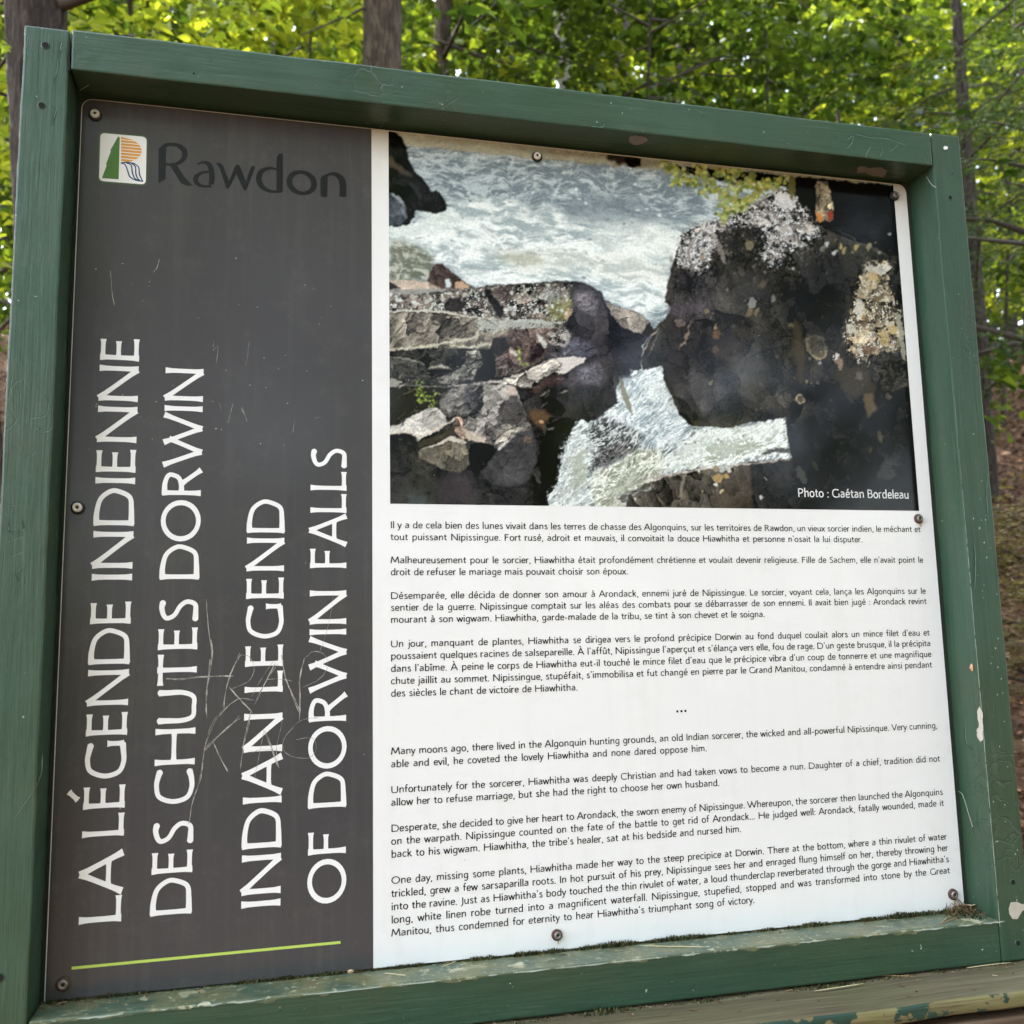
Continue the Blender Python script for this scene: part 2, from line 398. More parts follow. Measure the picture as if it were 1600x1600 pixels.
    put([(760, 395), (850, 385), (1000, 405), (1048, 420), (1042, 445), (940, 430), (820, 420)], (205, 206, 190), 8, .03, 8, .45)
    put([(606, 372), (640, 380), (680, 400), (676, 430), (660, 440), (606, 442)], (0, 0, 0), 6, .04, 4, .9, water(.09, .2, 1.3, (98, 102, 84), (176, 178, 160), -.05))
    put([(606, 352), (640, 345), (700, 330), (740, 340), (700, 362), (640, 372), (606, 374)], (198, 208, 202), 6, .04, 6, .7)
    put([(885, 320), (940, 300), (1000, 310), (1040, 340), (1000, 350), (930, 345), (880, 350)], (112, 124, 132), 6, .04, 8, .6)
    put([(770, 400), (830, 395), (850, 408), (800, 415)], (140, 142, 112), 5, .06, 5, .5)
    for k in range(150):
        x = rs.uniform(640, 1060); y = rs.uniform(240, 450); 
        put(ell(x, y, rs.uniform(1.2, 4), rs.uniform(.8, 2.2), .15), (230, 236, 234) if rs.rand() < .75 else (92, 105, 112), 1, .1, 1, rs.uniform(.3, .75))
    # wall above the water, dark hole
    put([(596, 195), (1420, 195), (1420, 290), (1240, 285), (1100, 276), (1040, 268), (960, 258), (860, 250), (740, 236), (640, 228), (600, 224)], (150, 148, 122), 3, .05, 2, 1, lambda x, y, c: c*(.78+.44*n1.fbm(x*.035, y*.06, 4))[..., None])
    put([(860, 236), (960, 246), (1040, 256), (1045, 262), (960, 256), (860, 249)], (120, 112, 84), 4, .05, 4, .6, None, 4)
    put([(640, 228), (740, 236), (860, 250), (960, 258), (962, 250), (860, 241), (740, 227), (640, 219)], (176, 172, 148), 2, .05, 2, .6)
    put([(955, 232), (985, 238), (998, 246), (1000, 260), (965, 256), (950, 246)], (50, 44, 36), 3, .08, 2)
    put([(975, 246), (1003, 246), (1000, 260), (980, 259)], (24, 20, 18), 2, .08, 1)
    # top-left boulder
    put([(600, 195), (616, 205), (628, 214), (636, 233), (639, 250), (648, 268), (662, 281), (671, 293), (675, 300), (682, 297), (690, 305), (699, 320), (696, 330), (680, 333), (664, 330), (650, 330), (644, 343), (640, 350), (620, 354), (600, 352)], (33, 32, 31), 1.2, .1, 1, 1, rock(.7, .05, 1.5, .25, .2))
    put([(604, 243), (612, 246), (622, 256), (636, 268), (646, 280), (630, 272), (612, 260), (604, 256)], (92, 80, 66), 2, .1, 2, .8)
    put([(600, 300), (612, 302), (624, 310), (634, 322), (637, 340), (628, 351), (600, 353)], (66, 71, 76), 1.2, .1, 1, 1, rock(.3, .06, 1.5, .3, .2))
    line([(610, 303), (622, 309), (631, 318), (633, 324)], 4, (150, 152, 158), .9, 1)
    line([(640, 285), (652, 298), (657, 312)], 6, (58, 62, 60), .8, 2)
    # little rocks over the left mass
    put([(600, 441), (625, 438), (655, 439), (685, 444), (705, 452), (640, 456), (600, 456)], (176, 158, 138), 1.5, .1, 1, 1, rock(.1, .05, 2., .12, .1))
    put([(604, 440), (612, 442), (628, 451), (604, 452)], (48, 46, 42), 1, .1)
    put([(669, 440), (672, 424), (681, 411), (690, 413), (706, 424), (722, 437), (740, 450), (712, 452), (690, 452)], (62, 50, 44), 1.2, .1, 0, 1, rock(.9, .09, 1.5, .4, .3))
    put([(712, 440), (722, 439), (738, 450), (710, 452)], (184, 150, 120), 1.5, .15)
    put(ell(700, 443, 5, 8), (188, 196, 196), 1.2, .2)
    # left mass, back to front
    put([(600, 453), (700, 453), (745, 451), (768, 446), (830, 442), (880, 439), (905, 441), (925, 446), (940, 458), (950, 485), (960, 520), (965, 560), (970, 630), (940, 652), (905, 662), (880, 700), (880, 740), (862, 770), (862, 800), (600, 800)], (42, 40, 38), 1.2, .1, 0, 1, rock(.4, .05, 2., .35, .3))
    put([(600, 453), (660, 451), (700, 452), (690, 457), (640, 461), (600, 460)], (150, 148, 140), 1, .1, 1, .9)
    put([(600, 460), (640, 461), (700, 455), (768, 448), (830, 443), (895, 441), (900, 470), (894, 498), (880, 505), (840, 502), (790, 500), (740, 494), (700, 488), (640, 486), (600, 488)], (98, 88, 79), 1.5, .1, 0, 1, lichen((184, 188, 176), .56, .14))
    put([(700, 465), (722, 470), (736, 492), (700, 487), (694, 478)], (38, 33, 32), 3, .1, 1, .85)
    put([(757, 450), (764, 452), (782, 474), (790, 496), (778, 494), (764, 472)], (30, 27, 26), 2, .1, 0, .9)
    put([(765, 452), (800, 446), (800, 470), (780, 468)], (72, 60, 52), 3, .1, 1, .7)
    put([(850, 455), (866, 450), (872, 470), (860, 480), (850, 476)], (152, 156, 146), 4, .12, 1, .7, None, 5)
    put([(858, 478), (892, 462), (896, 470), (884, 500), (858, 500)], (118, 122, 66), 4, .12, 1, .65, None, 5)
    put([(880, 490), (890, 480), (892, 492), (884, 500)], (190, 146, 112), 2, .12, 1, .8)
    for k in range(95):
        x = rs.uniform(606, 890); y = rs.uniform(458, 492); r = rs.uniform(1, 3.6)
        if rs.rand() < .5 and 700 < x < 800: continue
        put(ell(x, y, r, r*1.1), (200, 204, 194), .8, .3, 0, .85)
        if r > 2.4 and rs.rand() < .5: put(ell(x, y, r*.45, r*.5), (120, 116, 104), .4, .3, 0, .8)
    # face under the light ledge
    put([(600, 489), (640, 488), (700, 493), (760, 498), (840, 503), (885, 506), (895, 520), (860, 540), (850, 560), (800, 585), (760, 592), (745, 560), (735, 545), (690, 545), (650, 548), (600, 548)], (106, 99, 86), 1.5, .1, 0, 1, rock(-1.05, .045, 3.4, .42, .3))
    put([(676, 490), (692, 492), (702, 500), (694, 512), (676, 508)], (50, 46, 42), 3, .1, 1, .8)
    put([(745, 500), (795, 500), (870, 508), (860, 514), (800, 510), (770, 517), (748, 514)], (176, 180, 170), 3, .1, 1, .75, None, 4)
    line([(600, 487), (650, 485), (692, 487), (712, 492), (745, 496), (785, 499)], 3.5, (190, 186, 166), .95)
    line([(785, 499), (830, 502), (880, 505)], 6, (172, 176, 164), .9, 1)
    put([(700, 512), (745, 507), (750, 520), (735, 530), (700, 527)], (88, 82, 70), 3, .1, 1, .85, rock(-.5, .09, 2.5, .4, .3))
    line([(602, 548), (640, 545), (672, 541), (700, 534), (742, 528), (752, 512)], 5, (194, 190, 164), .85, 1, 3)
    line([(700, 540), (725, 541), (745, 540), (770, 536)], 4, (196, 192, 168), .85, 0, 3)
    for k in range(26):
        x = rs.uniform(606, 780); y = rs.uniform(494, 540)
        if rs.rand() < .6: line([(x, y), (x-rs.uniform(8, 20), y+rs.uniform(14, 30))], 1.6, (150, 142, 124) if rs.rand() < .6 else (56, 52, 46), .6)
    # purple-brown recess and its lichen
    put([(772, 528), (800, 516), (850, 512), (880, 515), (872, 545), (850, 560), (820, 575), (790, 584), (770, 590), (760, 560)], (84, 70, 64), 2, .1, 1, 1, rock(1.1, .06, 2.4, .45, .3, (92, 70, 62)))
    put([(770, 528), (792, 528), (795, 545), (780, 560), (768, 550)], (34, 31, 30), 2, .1, 1, .9)
    put([(828, 540), (856, 535), (850, 556), (826, 566)], (34, 28, 30), 3, .1, 2, .9)
    put([(838, 520), (850, 530), (856, 540), (850, 546), (840, 532)], (186, 188, 174), 2.5, .2)
    put([(795, 545), (808, 548), (806, 556), (797, 552)], (184, 180, 166), 2, .2)
    # shadowed blocks with grey facets
    put([(600, 549), (640, 546), (680, 545), (720, 545), (757, 546), (768, 560), (775, 588), (740, 600), (700, 604), (640, 602), (600, 600)], (44, 43, 38), 1.5, .1, 0, 1, rock(.35, .06, 2., .5, .35))
    put([(600, 556), (640, 560), (662, 566), (668, 580), (680, 600), (620, 600), (600, 578)], (62, 61, 55), 1.5, .1, 0, 1, rock(.6, .06, 2., .45, .3))
    line([(600, 556), (628, 560), (650, 563), (664, 570)], 2, (150, 148, 130), .8)
    line([(668, 576), (690, 571), (706, 577)], 4, (170, 165, 145), .85, 1)
    put([(668, 580), (700, 577), (715, 580), (690, 590), (676, 592)], (16, 15, 15), 1.5, .1, 0, .95)
    put([(728, 550), (748, 546), (754, 566), (756, 570), (738, 592), (700, 601), (686, 600), (682, 592), (700, 582), (720, 576), (728, 566)], (104, 102, 92), 2, .1, 0, 1, rock(-.6, .08, 2.5, .45, .3))
    put([(752, 548), (770, 546), (775, 570), (772, 592), (738, 598), (742, 582), (756, 568)], (22, 21, 21), 2, .1, 1, 1)
    put([(604, 590), (618, 592), (630, 597), (620, 604), (606, 606)], (148, 146, 134), 2, .12, 0, .9)
    put([(600, 606), (680, 603), (700, 606), (686, 622), (684, 640), (640, 650), (600, 668)], (40, 38, 22), 1.5, .1, 1, 1)
    line([(636, 601), (660, 604), (702, 604)], 2, (140, 138, 124), .8)
    # diagonal slab
    put([(776, 596), (800, 588), (830, 576), (862, 560), (878, 567), (868, 580), (845, 592), (828, 607), (812, 606), (800, 600), (780, 602)], (168, 161, 148), 2, .12, 0, 1, rock(-.45, .05, 5., .3, .12))
    put([(860, 560), (885, 555), (908, 554), (918, 560), (912, 570), (896, 578), (880, 585), (868, 582), (880, 567)], (206, 198, 188), 2, .12, 1, .95)
    put([(826, 610), (850, 594), (872, 584), (882, 590), (878, 612), (850, 618)], (78, 54, 50), 2, .1, 2, .7)
    line([(700, 604), (740, 602), (776, 596), (800, 598)], 5, (178, 170, 154), .9)
    # boulder in the middle
    put([(684, 628), (692, 618), (703, 606), (730, 602), (752, 600), (780, 600), (802, 602), (812, 620), (820, 645), (830, 668), (806, 668), (796, 692), (780, 702), (760, 692), (740, 688), (725, 672), (722, 655), (700, 652), (690, 644)], (102, 98, 92), 1.5, .1, 0, 1, rock(-.55, .055, 2.2, .6, .4))
    put([(728, 606), (752, 603), (760, 615), (752, 640), (735, 640), (724, 628)], (56, 54, 55), 3, .1, 1, .8, rock(.6, .1, 1.5, .6, .3))
    put([(754, 602), (798, 602), (808, 614), (796, 624), (784, 630), (764, 640), (752, 650), (756, 626)], (166, 160, 150), 2, .1, 1, .85, rock(.9, .05, 2., .2, .2))
    put([(796, 602), (806, 604), (810, 614), (800, 618), (792, 616)], (198, 172, 156), 2, .1, 1, .8)
    put([(782, 632), (800, 620), (810, 618), (822, 650), (822, 668), (800, 664), (786, 664), (774, 656)], (74, 70, 66), 2, .1, 0, .95, rock(.4, .05, 1.5, .2, .3))
    put([(686, 628), (705, 606), (728, 605), (715, 622), (700, 640), (690, 640)], (132, 128, 120), 2, .1, 1, .7)
    put([(786, 662), (812, 668), (832, 668), (810, 680), (792, 692), (780, 703), (772, 686), (780, 674)], (150, 142, 128), 2, .14, 0, .95, rock(-.7, .09, 3., .35, .3))
    put([(778, 700), (792, 688), (800, 690), (782, 704)], (210, 206, 196), 1.5, .14, 0, .9)
    # lower-left slabs
    put([(600, 666), (622, 664), (640, 652), (662, 640), (684, 636), (694, 650), (700, 660), (690, 670), (668, 680), (652, 688), (648, 680), (630, 676), (600, 680)], (168, 164, 154), 1.5, .1, 0, 1, rock(-.3, .05, 4., .2, .12))
    line([(602, 679), (640, 674), (652, 684), (680, 672), (704, 658), (716, 650)], 3.5, (200, 188, 168), .9, 0, 2)
    put([(712, 652), (720, 650), (728, 672), (742, 680), (760, 682), (765, 692), (745, 690), (722, 686), (706, 668)], (128, 104, 88), 2.5, .14, 0, .95, rock(.4, .1, 2., .5, .3))
    put([(722, 668), (745, 680), (762, 684), (756, 692), (730, 688)], (186, 174, 156), 2.5, .14, 0, .85)
    put([(652, 690), (690, 676), (712, 664), (704, 682), (680, 692), (656, 700)], (62, 56, 42), 2, .1, 0, .95)
    put([(656, 704), (680, 694), (706, 680), (728, 690), (726, 694), (704, 690), (684, 696), (662, 704)], (194, 184, 164), 1.5, .1, 0, .95)
    put([(654, 704), (690, 696), (706, 690), (726, 694), (734, 712), (733, 726), (720, 738), (700, 736), (670, 722), (654, 716)], (98, 92, 76), 1.5, .1, 1, .9, rock(1.2, .06, 2., .25, .3, (120, 104, 80)))
    line([(712, 700), (708, 716), (716, 730)], 1.5, (44, 40, 34), .8); line([(694, 708), (696, 724), (704, 734)], 1.5, (40, 38, 34), .7)
    put([(604, 682), (640, 677), (650, 690), (652, 712), (690, 735), (690, 795), (604, 795)], (44, 42, 36), 2, .1, 2, .9, rock(.7, .05, 1.5, .3, .3))
    put([(734, 692), (766, 694), (776, 704), (760, 730), (740, 738), (734, 724)], (26, 25, 24), 2, .1, 1, 1)
    put([(772, 712), (790, 694), (808, 676), (830, 670), (838, 690), (840, 720), (826, 752), (800, 762), (765, 755), (752, 735)], (64, 62, 62), 2, .1, 2, .95, rock(.9, .05, 1.5, .15, .25))
    put([(818, 682), (832, 682), (830, 690), (820, 690)], (118, 96, 76), 2, .1, 1, .8)
    put([(826, 640), (852, 640), (860, 652), (846, 668), (830, 660)], (100, 74, 48), 4, .1, 3, .85)
    put(ell(846, 659, 4, 2.5, .3), (196, 156, 104), 1, .2, 1, .9)
    put([(640, 775), (660, 770), (668, 785), (650, 795), (632, 795)], (60, 68, 64), 3, .1, 2, .8)
    put([(680, 748), (730, 742), (745, 780), (720, 795), (690, 790)], (64, 52, 54), 6, .08, 6, .55)
    # plants on the rock
    for (cx, cy, w, h, n) in ((656, 612, 7, 16, 26), (668, 622, 14, 9, 26), (676, 630, 8, 6, 10), (811, 552, 3, 12, 16), (818, 568, 7, 3, 6)):
        for k in range(n):
            x = cx+rs.uniform(-w, w); y = cy+rs.uniform(-h, h)
            put(ell(x, y, rs.uniform(1, 3), rs.uniform(.7, 1.4), rs.uniform(-1.6, 1.6)), rs.choice([0, 1]) and (156, 176, 84) or (108, 136, 58), .5, .2, 0, .9)
    # the dark upright column with its soft shine
    put([(893, 452), (905, 445), (924, 446), (938, 456), (946, 476), (952, 505), (957, 545), (962, 590), (968, 628), (940, 652), (918, 660), (900, 640), (875, 640), (852, 618), (880, 596), (892, 578), (912, 566), (916, 558), (895, 556), (868, 560), (848, 556), (858, 538), (880, 525), (884, 506), (896, 488)], (50, 46, 47), 1.6, .1, 0, 1, rock(1.3, .05, 1.5, .3, .35))
    put([(900, 456), (930, 458), (934, 480), (928, 490), (900, 486)], (118, 110, 114), 3, .1, 4, .75, rock(0, .14, 3, .25, .5))
    put([(880, 536), (900, 528), (930, 540), (935, 552), (900, 556), (868, 556)], (88, 88, 102), 3, .1, 3, .65, rock(0, .14, 3, .25, .4))
    put([(855, 520), (885, 512), (892, 524), (888, 540), (870, 545), (858, 534)], (120, 114, 108), 3, .12, 2, .8, lichen((196, 192, 182), .5, .1))
    put([(902, 575), (930, 568), (945, 580), (938, 600), (905, 598)], (100, 98, 106), 4, .1, 5, .6, rock(0, .14, 3, .25, .5))
    put([(840, 612), (868, 600), (905, 605), (960, 610), (962, 630), (925, 655), (905, 655), (870, 650), (850, 640)], (36, 34, 30), 3, .1, 3, .85, rock(1.5, .05, 2.5, .3, .2))
    put([(858, 652), (900, 656), (882, 700), (882, 735), (862, 762), (860, 790), (842, 790), (846, 700)], (22, 22, 24), 2, .1, 1, 1)
    # rock behind the gap
    put([(945, 470), (972, 483), (1000, 490), (1014, 503), (1022, 516), (1012, 528), (1004, 540), (1002, 575), (985, 590), (966, 600), (958, 560), (952, 500)], (38, 36, 42), 1.5, .1, 0, 1, rock(.5, .06, 1.5, .2, .25))
    put([(946, 472), (975, 482), (1003, 490), (1014, 503), (1008, 514), (1003, 522), (985, 516), (972, 512), (960, 498), (950, 482)], (136, 126, 114), 1.5, .12, 0, 1, rock(.3, .09, 2., .25, .25))
    put([(1003, 524), (1010, 508), (1020, 512), (1022, 520)], (44, 40, 38), 1, .1)
    # river through the gap
    W2 = water(.085, -.75, 2.6, (96, 106, 106), (216, 224, 220), .05, 1.2)
    put([(988, 590), (984, 576), (1000, 580), (1034, 571), (1040, 592), (1050, 618), (1062, 646), (1082, 668), (1096, 669), (1135, 671), (1170, 661), (1230, 652), (1234, 700), (1238, 719), (1190, 719), (1090, 736), (1040, 756), (1000, 772), (975, 800), (856, 800), (858, 774), (876, 758), (872, 735), (884, 705), (898, 660), (912, 655), (922, 668), (945, 645), (966, 628), (962, 610), (968, 592)], (180, 190, 188), 1.6, .12, 0, 1, W2)
    put([(968, 592), (1034, 573), (1050, 618), (1080, 668), (1060, 700), (1020, 700), (975, 672), (968, 630)], (0, 0, 0), 3, .1, 5, .75, water(.075, -.8, 3.0, (134, 152, 160), (224, 231, 230), .05, 1.))
    put([(925, 668), (945, 648), (985, 668), (1010, 680), (985, 705), (950, 725), (925, 738), (928, 705), (915, 690)], (0, 0, 0), 4, .12, 4, .85, water(.13, -.6, 2.0, (48, 50, 50), (190, 196, 192), -.10, 1.7))
    put([(935, 705), (975, 690), (990, 700), (965, 722), (930, 732)], (62, 58, 56), 4, .14, 4, .7, rock(0, .2, 1.2, .5, .5))
    put([(925, 742), (960, 725), (1000, 700), (1040, 705), (1035, 740), (1000, 765), (965, 795), (925, 795)], (0, 0, 0), 5, .1, 5, .8, water(.10, -.6, 2.4, (128, 130, 104), (222, 226, 208), .05, 1.3))
    put([(1022, 735), (1062, 700), (1090, 675), (1120, 668), (1170, 665), (1230, 655), (1232, 700), (1200, 712), (1120, 725), (1080, 732)], (0, 0, 0), 3, .1, 3, .85, water(.08, -.4, 3.0, (158, 168, 146), (236, 240, 234), .10, 1.1))
    put([(1186, 712), (1210, 698), (1234, 702), (1234, 708), (1212, 708)], (56, 54, 48), 2, .14, 0, .85)
    for pl in ([(880, 705), (905, 668), (925, 690), (918, 740), (925, 790), (862, 796), (862, 775), (878, 758)], [(1085, 675), (1130, 673), (1160, 690), (1100, 715), (1050, 738), (1035, 735)], [(1000, 590), (1035, 590), (1050, 630), (1010, 620)], [(1160, 668), (1228, 656), (1230, 675), (1170, 690)]):
        put(pl, (216, 224, 218), 3, .1, 3, .62, lambda x, y, c: c*(.80+.34*n1.fbm(x*.2, y*.2, 4, .7))[..., None], 9)
    for pl in ([(890, 720), (912, 700), (916, 750), (895, 770)], [(940, 770), (985, 740), (1010, 735), (975, 780)], [(1100, 700), (1150, 690), (1190, 695), (1120, 718)]):
        put(pl, (148, 152, 132), 3, .1, 3, .6, None, 8)
    for k in range(420):
        x = rs.uniform(868, 1232); y = rs.uniform(585, 792)
        if not ((x > 930+(y-600)*-.2 and y < 730) or (x < 1000 and y > 700)): continue
        if y < 650 and (x < 970 or x > 1050): continue
        if x > 1060 and (y < 672 or y > 735): continue
        if x < 875 and y < 760: continue
        if y > 745 and x > 985: continue
        put(ell(x, y, rs.uniform(.7, 2.2), rs.uniform(.6, 1.6), rs.uniform(-1, 1)), (240, 244, 240) if rs.rand() < .7 else (84, 90, 84), .5, .2, 0, rs.uniform(.4, .9))
    put([(966, 588), (972, 595), (984, 625), (990, 650), (980, 640), (970, 612)], (112, 108, 84), 1.5, .1, 0, .8)
    # lower rock with lichens
    put([(952, 800), (968, 780), (985, 772), (1005, 757), (1030, 748), (1060, 738), (1090, 732), (1130, 729), (1170, 722), (1238, 717), (1250, 750), (1256, 800)], (72, 66, 58), 1.2, .1, 0, 1, rock(1.35, .05, 2.6, .35, .3, (84, 78, 60)))
    put([(950, 798), (970, 770), (1000, 765), (1022, 758), (1018, 766), (985, 775), (975, 795)], (140, 138, 130), 2, .12, 0, .9, rock(-.6, .08, 3, .3, .2))
    line([(990, 760), (1040, 743), (1090, 733), (1140, 728), (1235, 718)], 3, (200, 190, 178), .95)
    line([(1004, 748), (1040, 744), (1060, 738)], 5, (130, 112, 104), .6, 1, 3)
    put([(1172, 726), (1240, 719), (1256, 760), (1256, 800), (1176, 800)], (36, 35, 34), 2, .1, 2, .9, rock(1.4, .05, 2, .3, .2))
    put([(1130, 735), (1172, 728), (1176, 795), (1110, 795), (1126, 760)], (58, 46, 36), 4, .1, 3, .55)
    for (x, y, r, c) in ((1122, 747, 8, (168, 136, 76)), (1135, 744, 5, (172, 140, 80)), (1118, 733, 5, (150, 132, 104)), (1092, 736, 3.5, (206, 204, 192)), (1138, 733, 5, (190, 190, 180)), (1128, 733, 5, (176, 180, 172)), (1118, 758, 3, (208, 204, 186)), (1126, 768, 3.5, (196, 182, 132)), (1189, 777, 3.5, (196, 198, 190)), (994, 780, 1.8, (214, 214, 206)), (1196, 749, 1.8, (190, 190, 180)), (1098, 768, 1.8, (180, 160, 110))):
        put(ell(x, y, r, r*.95), c, 1.8, .2, 0, .92)
    put([(1066, 742), (1070, 744), (1066, 776), (1060, 778)], (128, 120, 104), 1.5, .1, 0, .8)
    # cleavage lines and facets of the left rocks
    for k in range(420):
        x = rs.uniform(606, 880); y = rs.uniform(456, 760)
        if y > 690 and rs.rand() < .6: continue
        an = rs.normal(-.35 if y > 560 else -.15, .45); L = rs.uniform(5, 24); dk = rs.rand() < .52
        b_ = 1. if y < 600 else max(.35, 1-(y-640)*.006)
        c = (30, 27, 25) if dk else tuple(np.array((172, 164, 150))*b_)
        line([(x, y), (x+L*.5*math.cos(an), y+L*.5*math.sin(an)+rs.normal(0, 1.5)), (x+L*math.cos(an), y+L*math.sin(an))], rs.uniform(.8, 2.6), c, rs.uniform(.25, .7), 0, 2)
    # black wood behind, big right boulder
    put([(1040, 256), (1100, 262), (1180, 270), (1240, 276), (1424, 292), (1424, 420), (1330, 384), (1290, 362), (1258, 335), (1240, 312), (1228, 292), (1180, 285), (1120, 282), (1060, 268)], (20, 21, 18), 2, .08, 1)
    put([(1216, 297), (1195, 310), (1183, 318), (1160, 329), (1135, 339), (1098, 350), (1072, 361), (1065, 373), (1058, 392), (1050, 418), (1043, 442), (1038, 470), (1049, 482), (1044, 490), (1036, 500), (1018, 519), (1008, 536), (1002, 560), (1004, 578), (1034, 572), (1038, 590), (1042, 604), (1052, 626), (1062, 648), (1079, 665), (1100, 667), (1140, 668), (1170, 661), (1228, 652), (1231, 690), (1238, 719), (1250, 760), (1256, 805), (1450, 805), (1450, 400), (1395, 400), (1366, 386), (1337, 377), (1305, 365), (1280, 352), (1258, 331), (1243, 312), (1232, 299)], (42, 40, 36), 1.4, .1, 0, 1, rock(1.2, .02, 2.0, .45, .6, (54, 49, 38)))
    put([(1238, 655), (1330, 640), (1450, 600), (1450, 805), (1252, 805), (1240, 720)], (24, 23, 22), 6, .06, 8, .8)
    put([(1052, 420), (1080, 425), (1120, 440), (1150, 520), (1140, 600), (1100, 640), (1070, 640), (1046, 590), (1050, 500)], (46, 38, 40), 6, .06, 8, .5)
    put([(1216, 297), (1183, 318), (1135, 339), (1098, 350), (1072, 361), (1062, 384), (1060, 402), (1064, 415), (1078, 425), (1092, 424), (1106, 408), (1114, 385), (1113, 362), (1130, 356), (1150, 350), (1180, 351), (1200, 362), (1202, 384), (1192, 398), (1196, 412), (1208, 420), (1222, 408), (1232, 392), (1258, 380), (1275, 376), (1280, 356), (1258, 331), (1243, 312), (1230, 299)], (112, 106, 100), 3.5, .1, 0, 1, lichen((204, 206, 206), .5, .2), 7)
    put([(1216, 300), (1236, 308), (1245, 322), (1228, 330), (1214, 318)], (212, 214, 214), 4, .14, 1, .8, None, 4)
    put([(1114, 362), (1122, 368), (1132, 395), (1136, 412), (1128, 408), (1118, 385)], (140, 128, 116), 2.5, .14, 0, .8)
    for k in range(520):
        x = rs.normal(1090, 26) if rs.rand() < .4 else rs.normal(1225, 38); y = 352+abs(rs.normal(0, 46))+max(0, 1120-x)*.3
        if x < 1052+max(0, 430-y)*.15 or x > 1290: continue
        put(ell(x, y, rs.uniform(.6, 2.), rs.uniform(.6, 2.2), rs.uniform(0, 3)), (176, 172, 166), .6, .3, 0, rs.uniform(.15, .6))
    line([(1216, 297), (1183, 318), (1135, 339), (1098, 350), (1072, 361)], 1.6, (206, 206, 198), .8, 0, .5)
    for k in range(260):
        x = rs.uniform(1045, 1425); y = rs.uniform(385, 770)
        if x < 1245 and y > 640: continue
        an = rs.normal(1.25, .5); L = rs.uniform(6, 34); c = [(58, 52, 42), (70, 62, 50), (18, 16, 15), (48, 44, 46), (84, 74, 56)][rs.randint(5)]
        line([(x, y), (x+L*.5*math.cos(an)+rs.normal(0, 2), y+L*.5*math.sin(an)), (x+L*math.cos(an), y+L*math.sin(an))], rs.uniform(1.5, 6), c, rs.uniform(.2, .5), 1, 3)
    for k in range(190):
        x = rs.uniform(1056, 1395); y = rs.uniform(360, 640)
        if x < 1060+(y-400)*-.1: continue
        r = rs.choice([.7, .9, 1.3, 2.2]); c = [(196, 192, 178), (172, 150, 104), (150, 132, 96), (206, 206, 200)][rs.randint(4)]
        put(ell(x, y, r, r*1.2, rs.uniform(0, 3)), c, .8, .3, 0, rs.uniform(.35, .85))
    # broken planes of the big boulder, catching a little light
    for pl, c in (([(1064, 425), (1112, 432), (1130, 480), (1100, 520), (1056, 500), (1048, 470)], (74, 70, 68)), ([(1130, 430), (1165, 420), (1195, 470), (1180, 530), (1146, 520)], (58, 54, 46)), ([(1200, 420), (1240, 430), (1250, 500), (1226, 540), (1200, 500)], (46, 44, 42)), ([(1070, 560), (1120, 540), (1150, 600), (1130, 650), (1085, 640)], (60, 57, 56)), ([(1180, 560), (1230, 560), (1240, 630), (1190, 640)], (54, 50, 42)), ([(1290, 430), (1325, 440), (1318, 500), (1290, 530)], (42, 41, 40)), ([(1270, 600), (1330, 620), (1350, 680), (1290, 690)], (38, 37, 36)), ([(1360, 640), (1410, 630), (1420, 720), (1380, 740)], (36, 35, 34))):
        put(pl, c, 5, .06, 4, .6, rock(1.1, .03, 1.8, .6, .6), 7)
    for (x, y, rx, ry, an, c) in ((1171, 384, 7, 8, .3, (122, 112, 84)), (1158, 424, 5, 7, -.4, (104, 98, 82)), (1192, 446, 5, 8, .4, (128, 104, 78)), (1175, 473, 6, 9, .2, (178, 182, 176)), (1170, 488, 5, 8, .3, (150, 120, 80)), (1182, 488, 4, 7, .2, (164, 138, 86)), (1120, 523, 5, 7, 0, (136, 94, 62)), (1118, 511, 3, 3, 0, (190, 168, 110)), (1118, 547, 5, 7, .1, (108, 84, 66)), (1208, 466, 3, 6, .1, (196, 192, 172)), (1236, 508, 6, 5, .1, (140, 126, 84)), (1285, 389, 5, 5, .2, (120, 116, 100)), (1292, 382, 3, 5, .3, (186, 190, 186)), (1303, 395, 2, 4, .2, (196, 200, 196)), (1314, 384, 3, 5, .2, (196, 172, 96)), (1319, 391, 3, 6, .2, (170, 146, 84)), (1338, 386, 3, 5, .2, (170, 150, 84)), (1358, 386, 4, 6, .5, (150, 142, 104)), (1104, 486, 4, 4, .3, (124, 112, 74)), (1160, 600, 10, 3, .3, (90, 84, 58)), (1110, 598, 3, 4, 0, (170, 160, 120)), (1062, 505, 8, 5, .3, (120, 104, 92)), (1088, 662, 4, 4, 0, (70, 60, 34)), (1375, 683, 4, 10, -.3, (150, 136, 78)), (1360, 702, 3, 5, -.2, (120, 110, 62)), (1252, 742, 6, 15, -.4, (66, 66, 56)), (1388, 619, 4, 5, 0, (118, 112, 92))):
        put(ell(x, y, rx, ry, an), c, 2., .2, 0, .88)
    put(ell(1276, 542, 15, 21, -.45), (150, 138, 104), 2.5, .2); put(ell(1276, 542, 12, 18, -.45), (96, 82, 58), 2.5, .2, 0, .95)
    for k in range(9): put(ell(1276+rs.uniform(-8, 8), 542+rs.uniform(-12, 12), 1, 1), (170, 160, 120), .5, .2)
    put(ell(1250, 623, 6.5, 9, -.5), (176, 166, 136), 2, .2); put(ell(1250, 623, 4, 6, -.5), (92, 76, 44), 2, .2)
    put([(1240, 500), (1252, 505), (1258, 560), (1252, 602), (1244, 600), (1238, 555)], (86, 72, 50), 5, .08, 4, .65)
    put([(1150, 560), (1180, 550), (1186, 600), (1170, 630), (1155, 600)], (60, 54, 40), 6, .08, 5, .6)
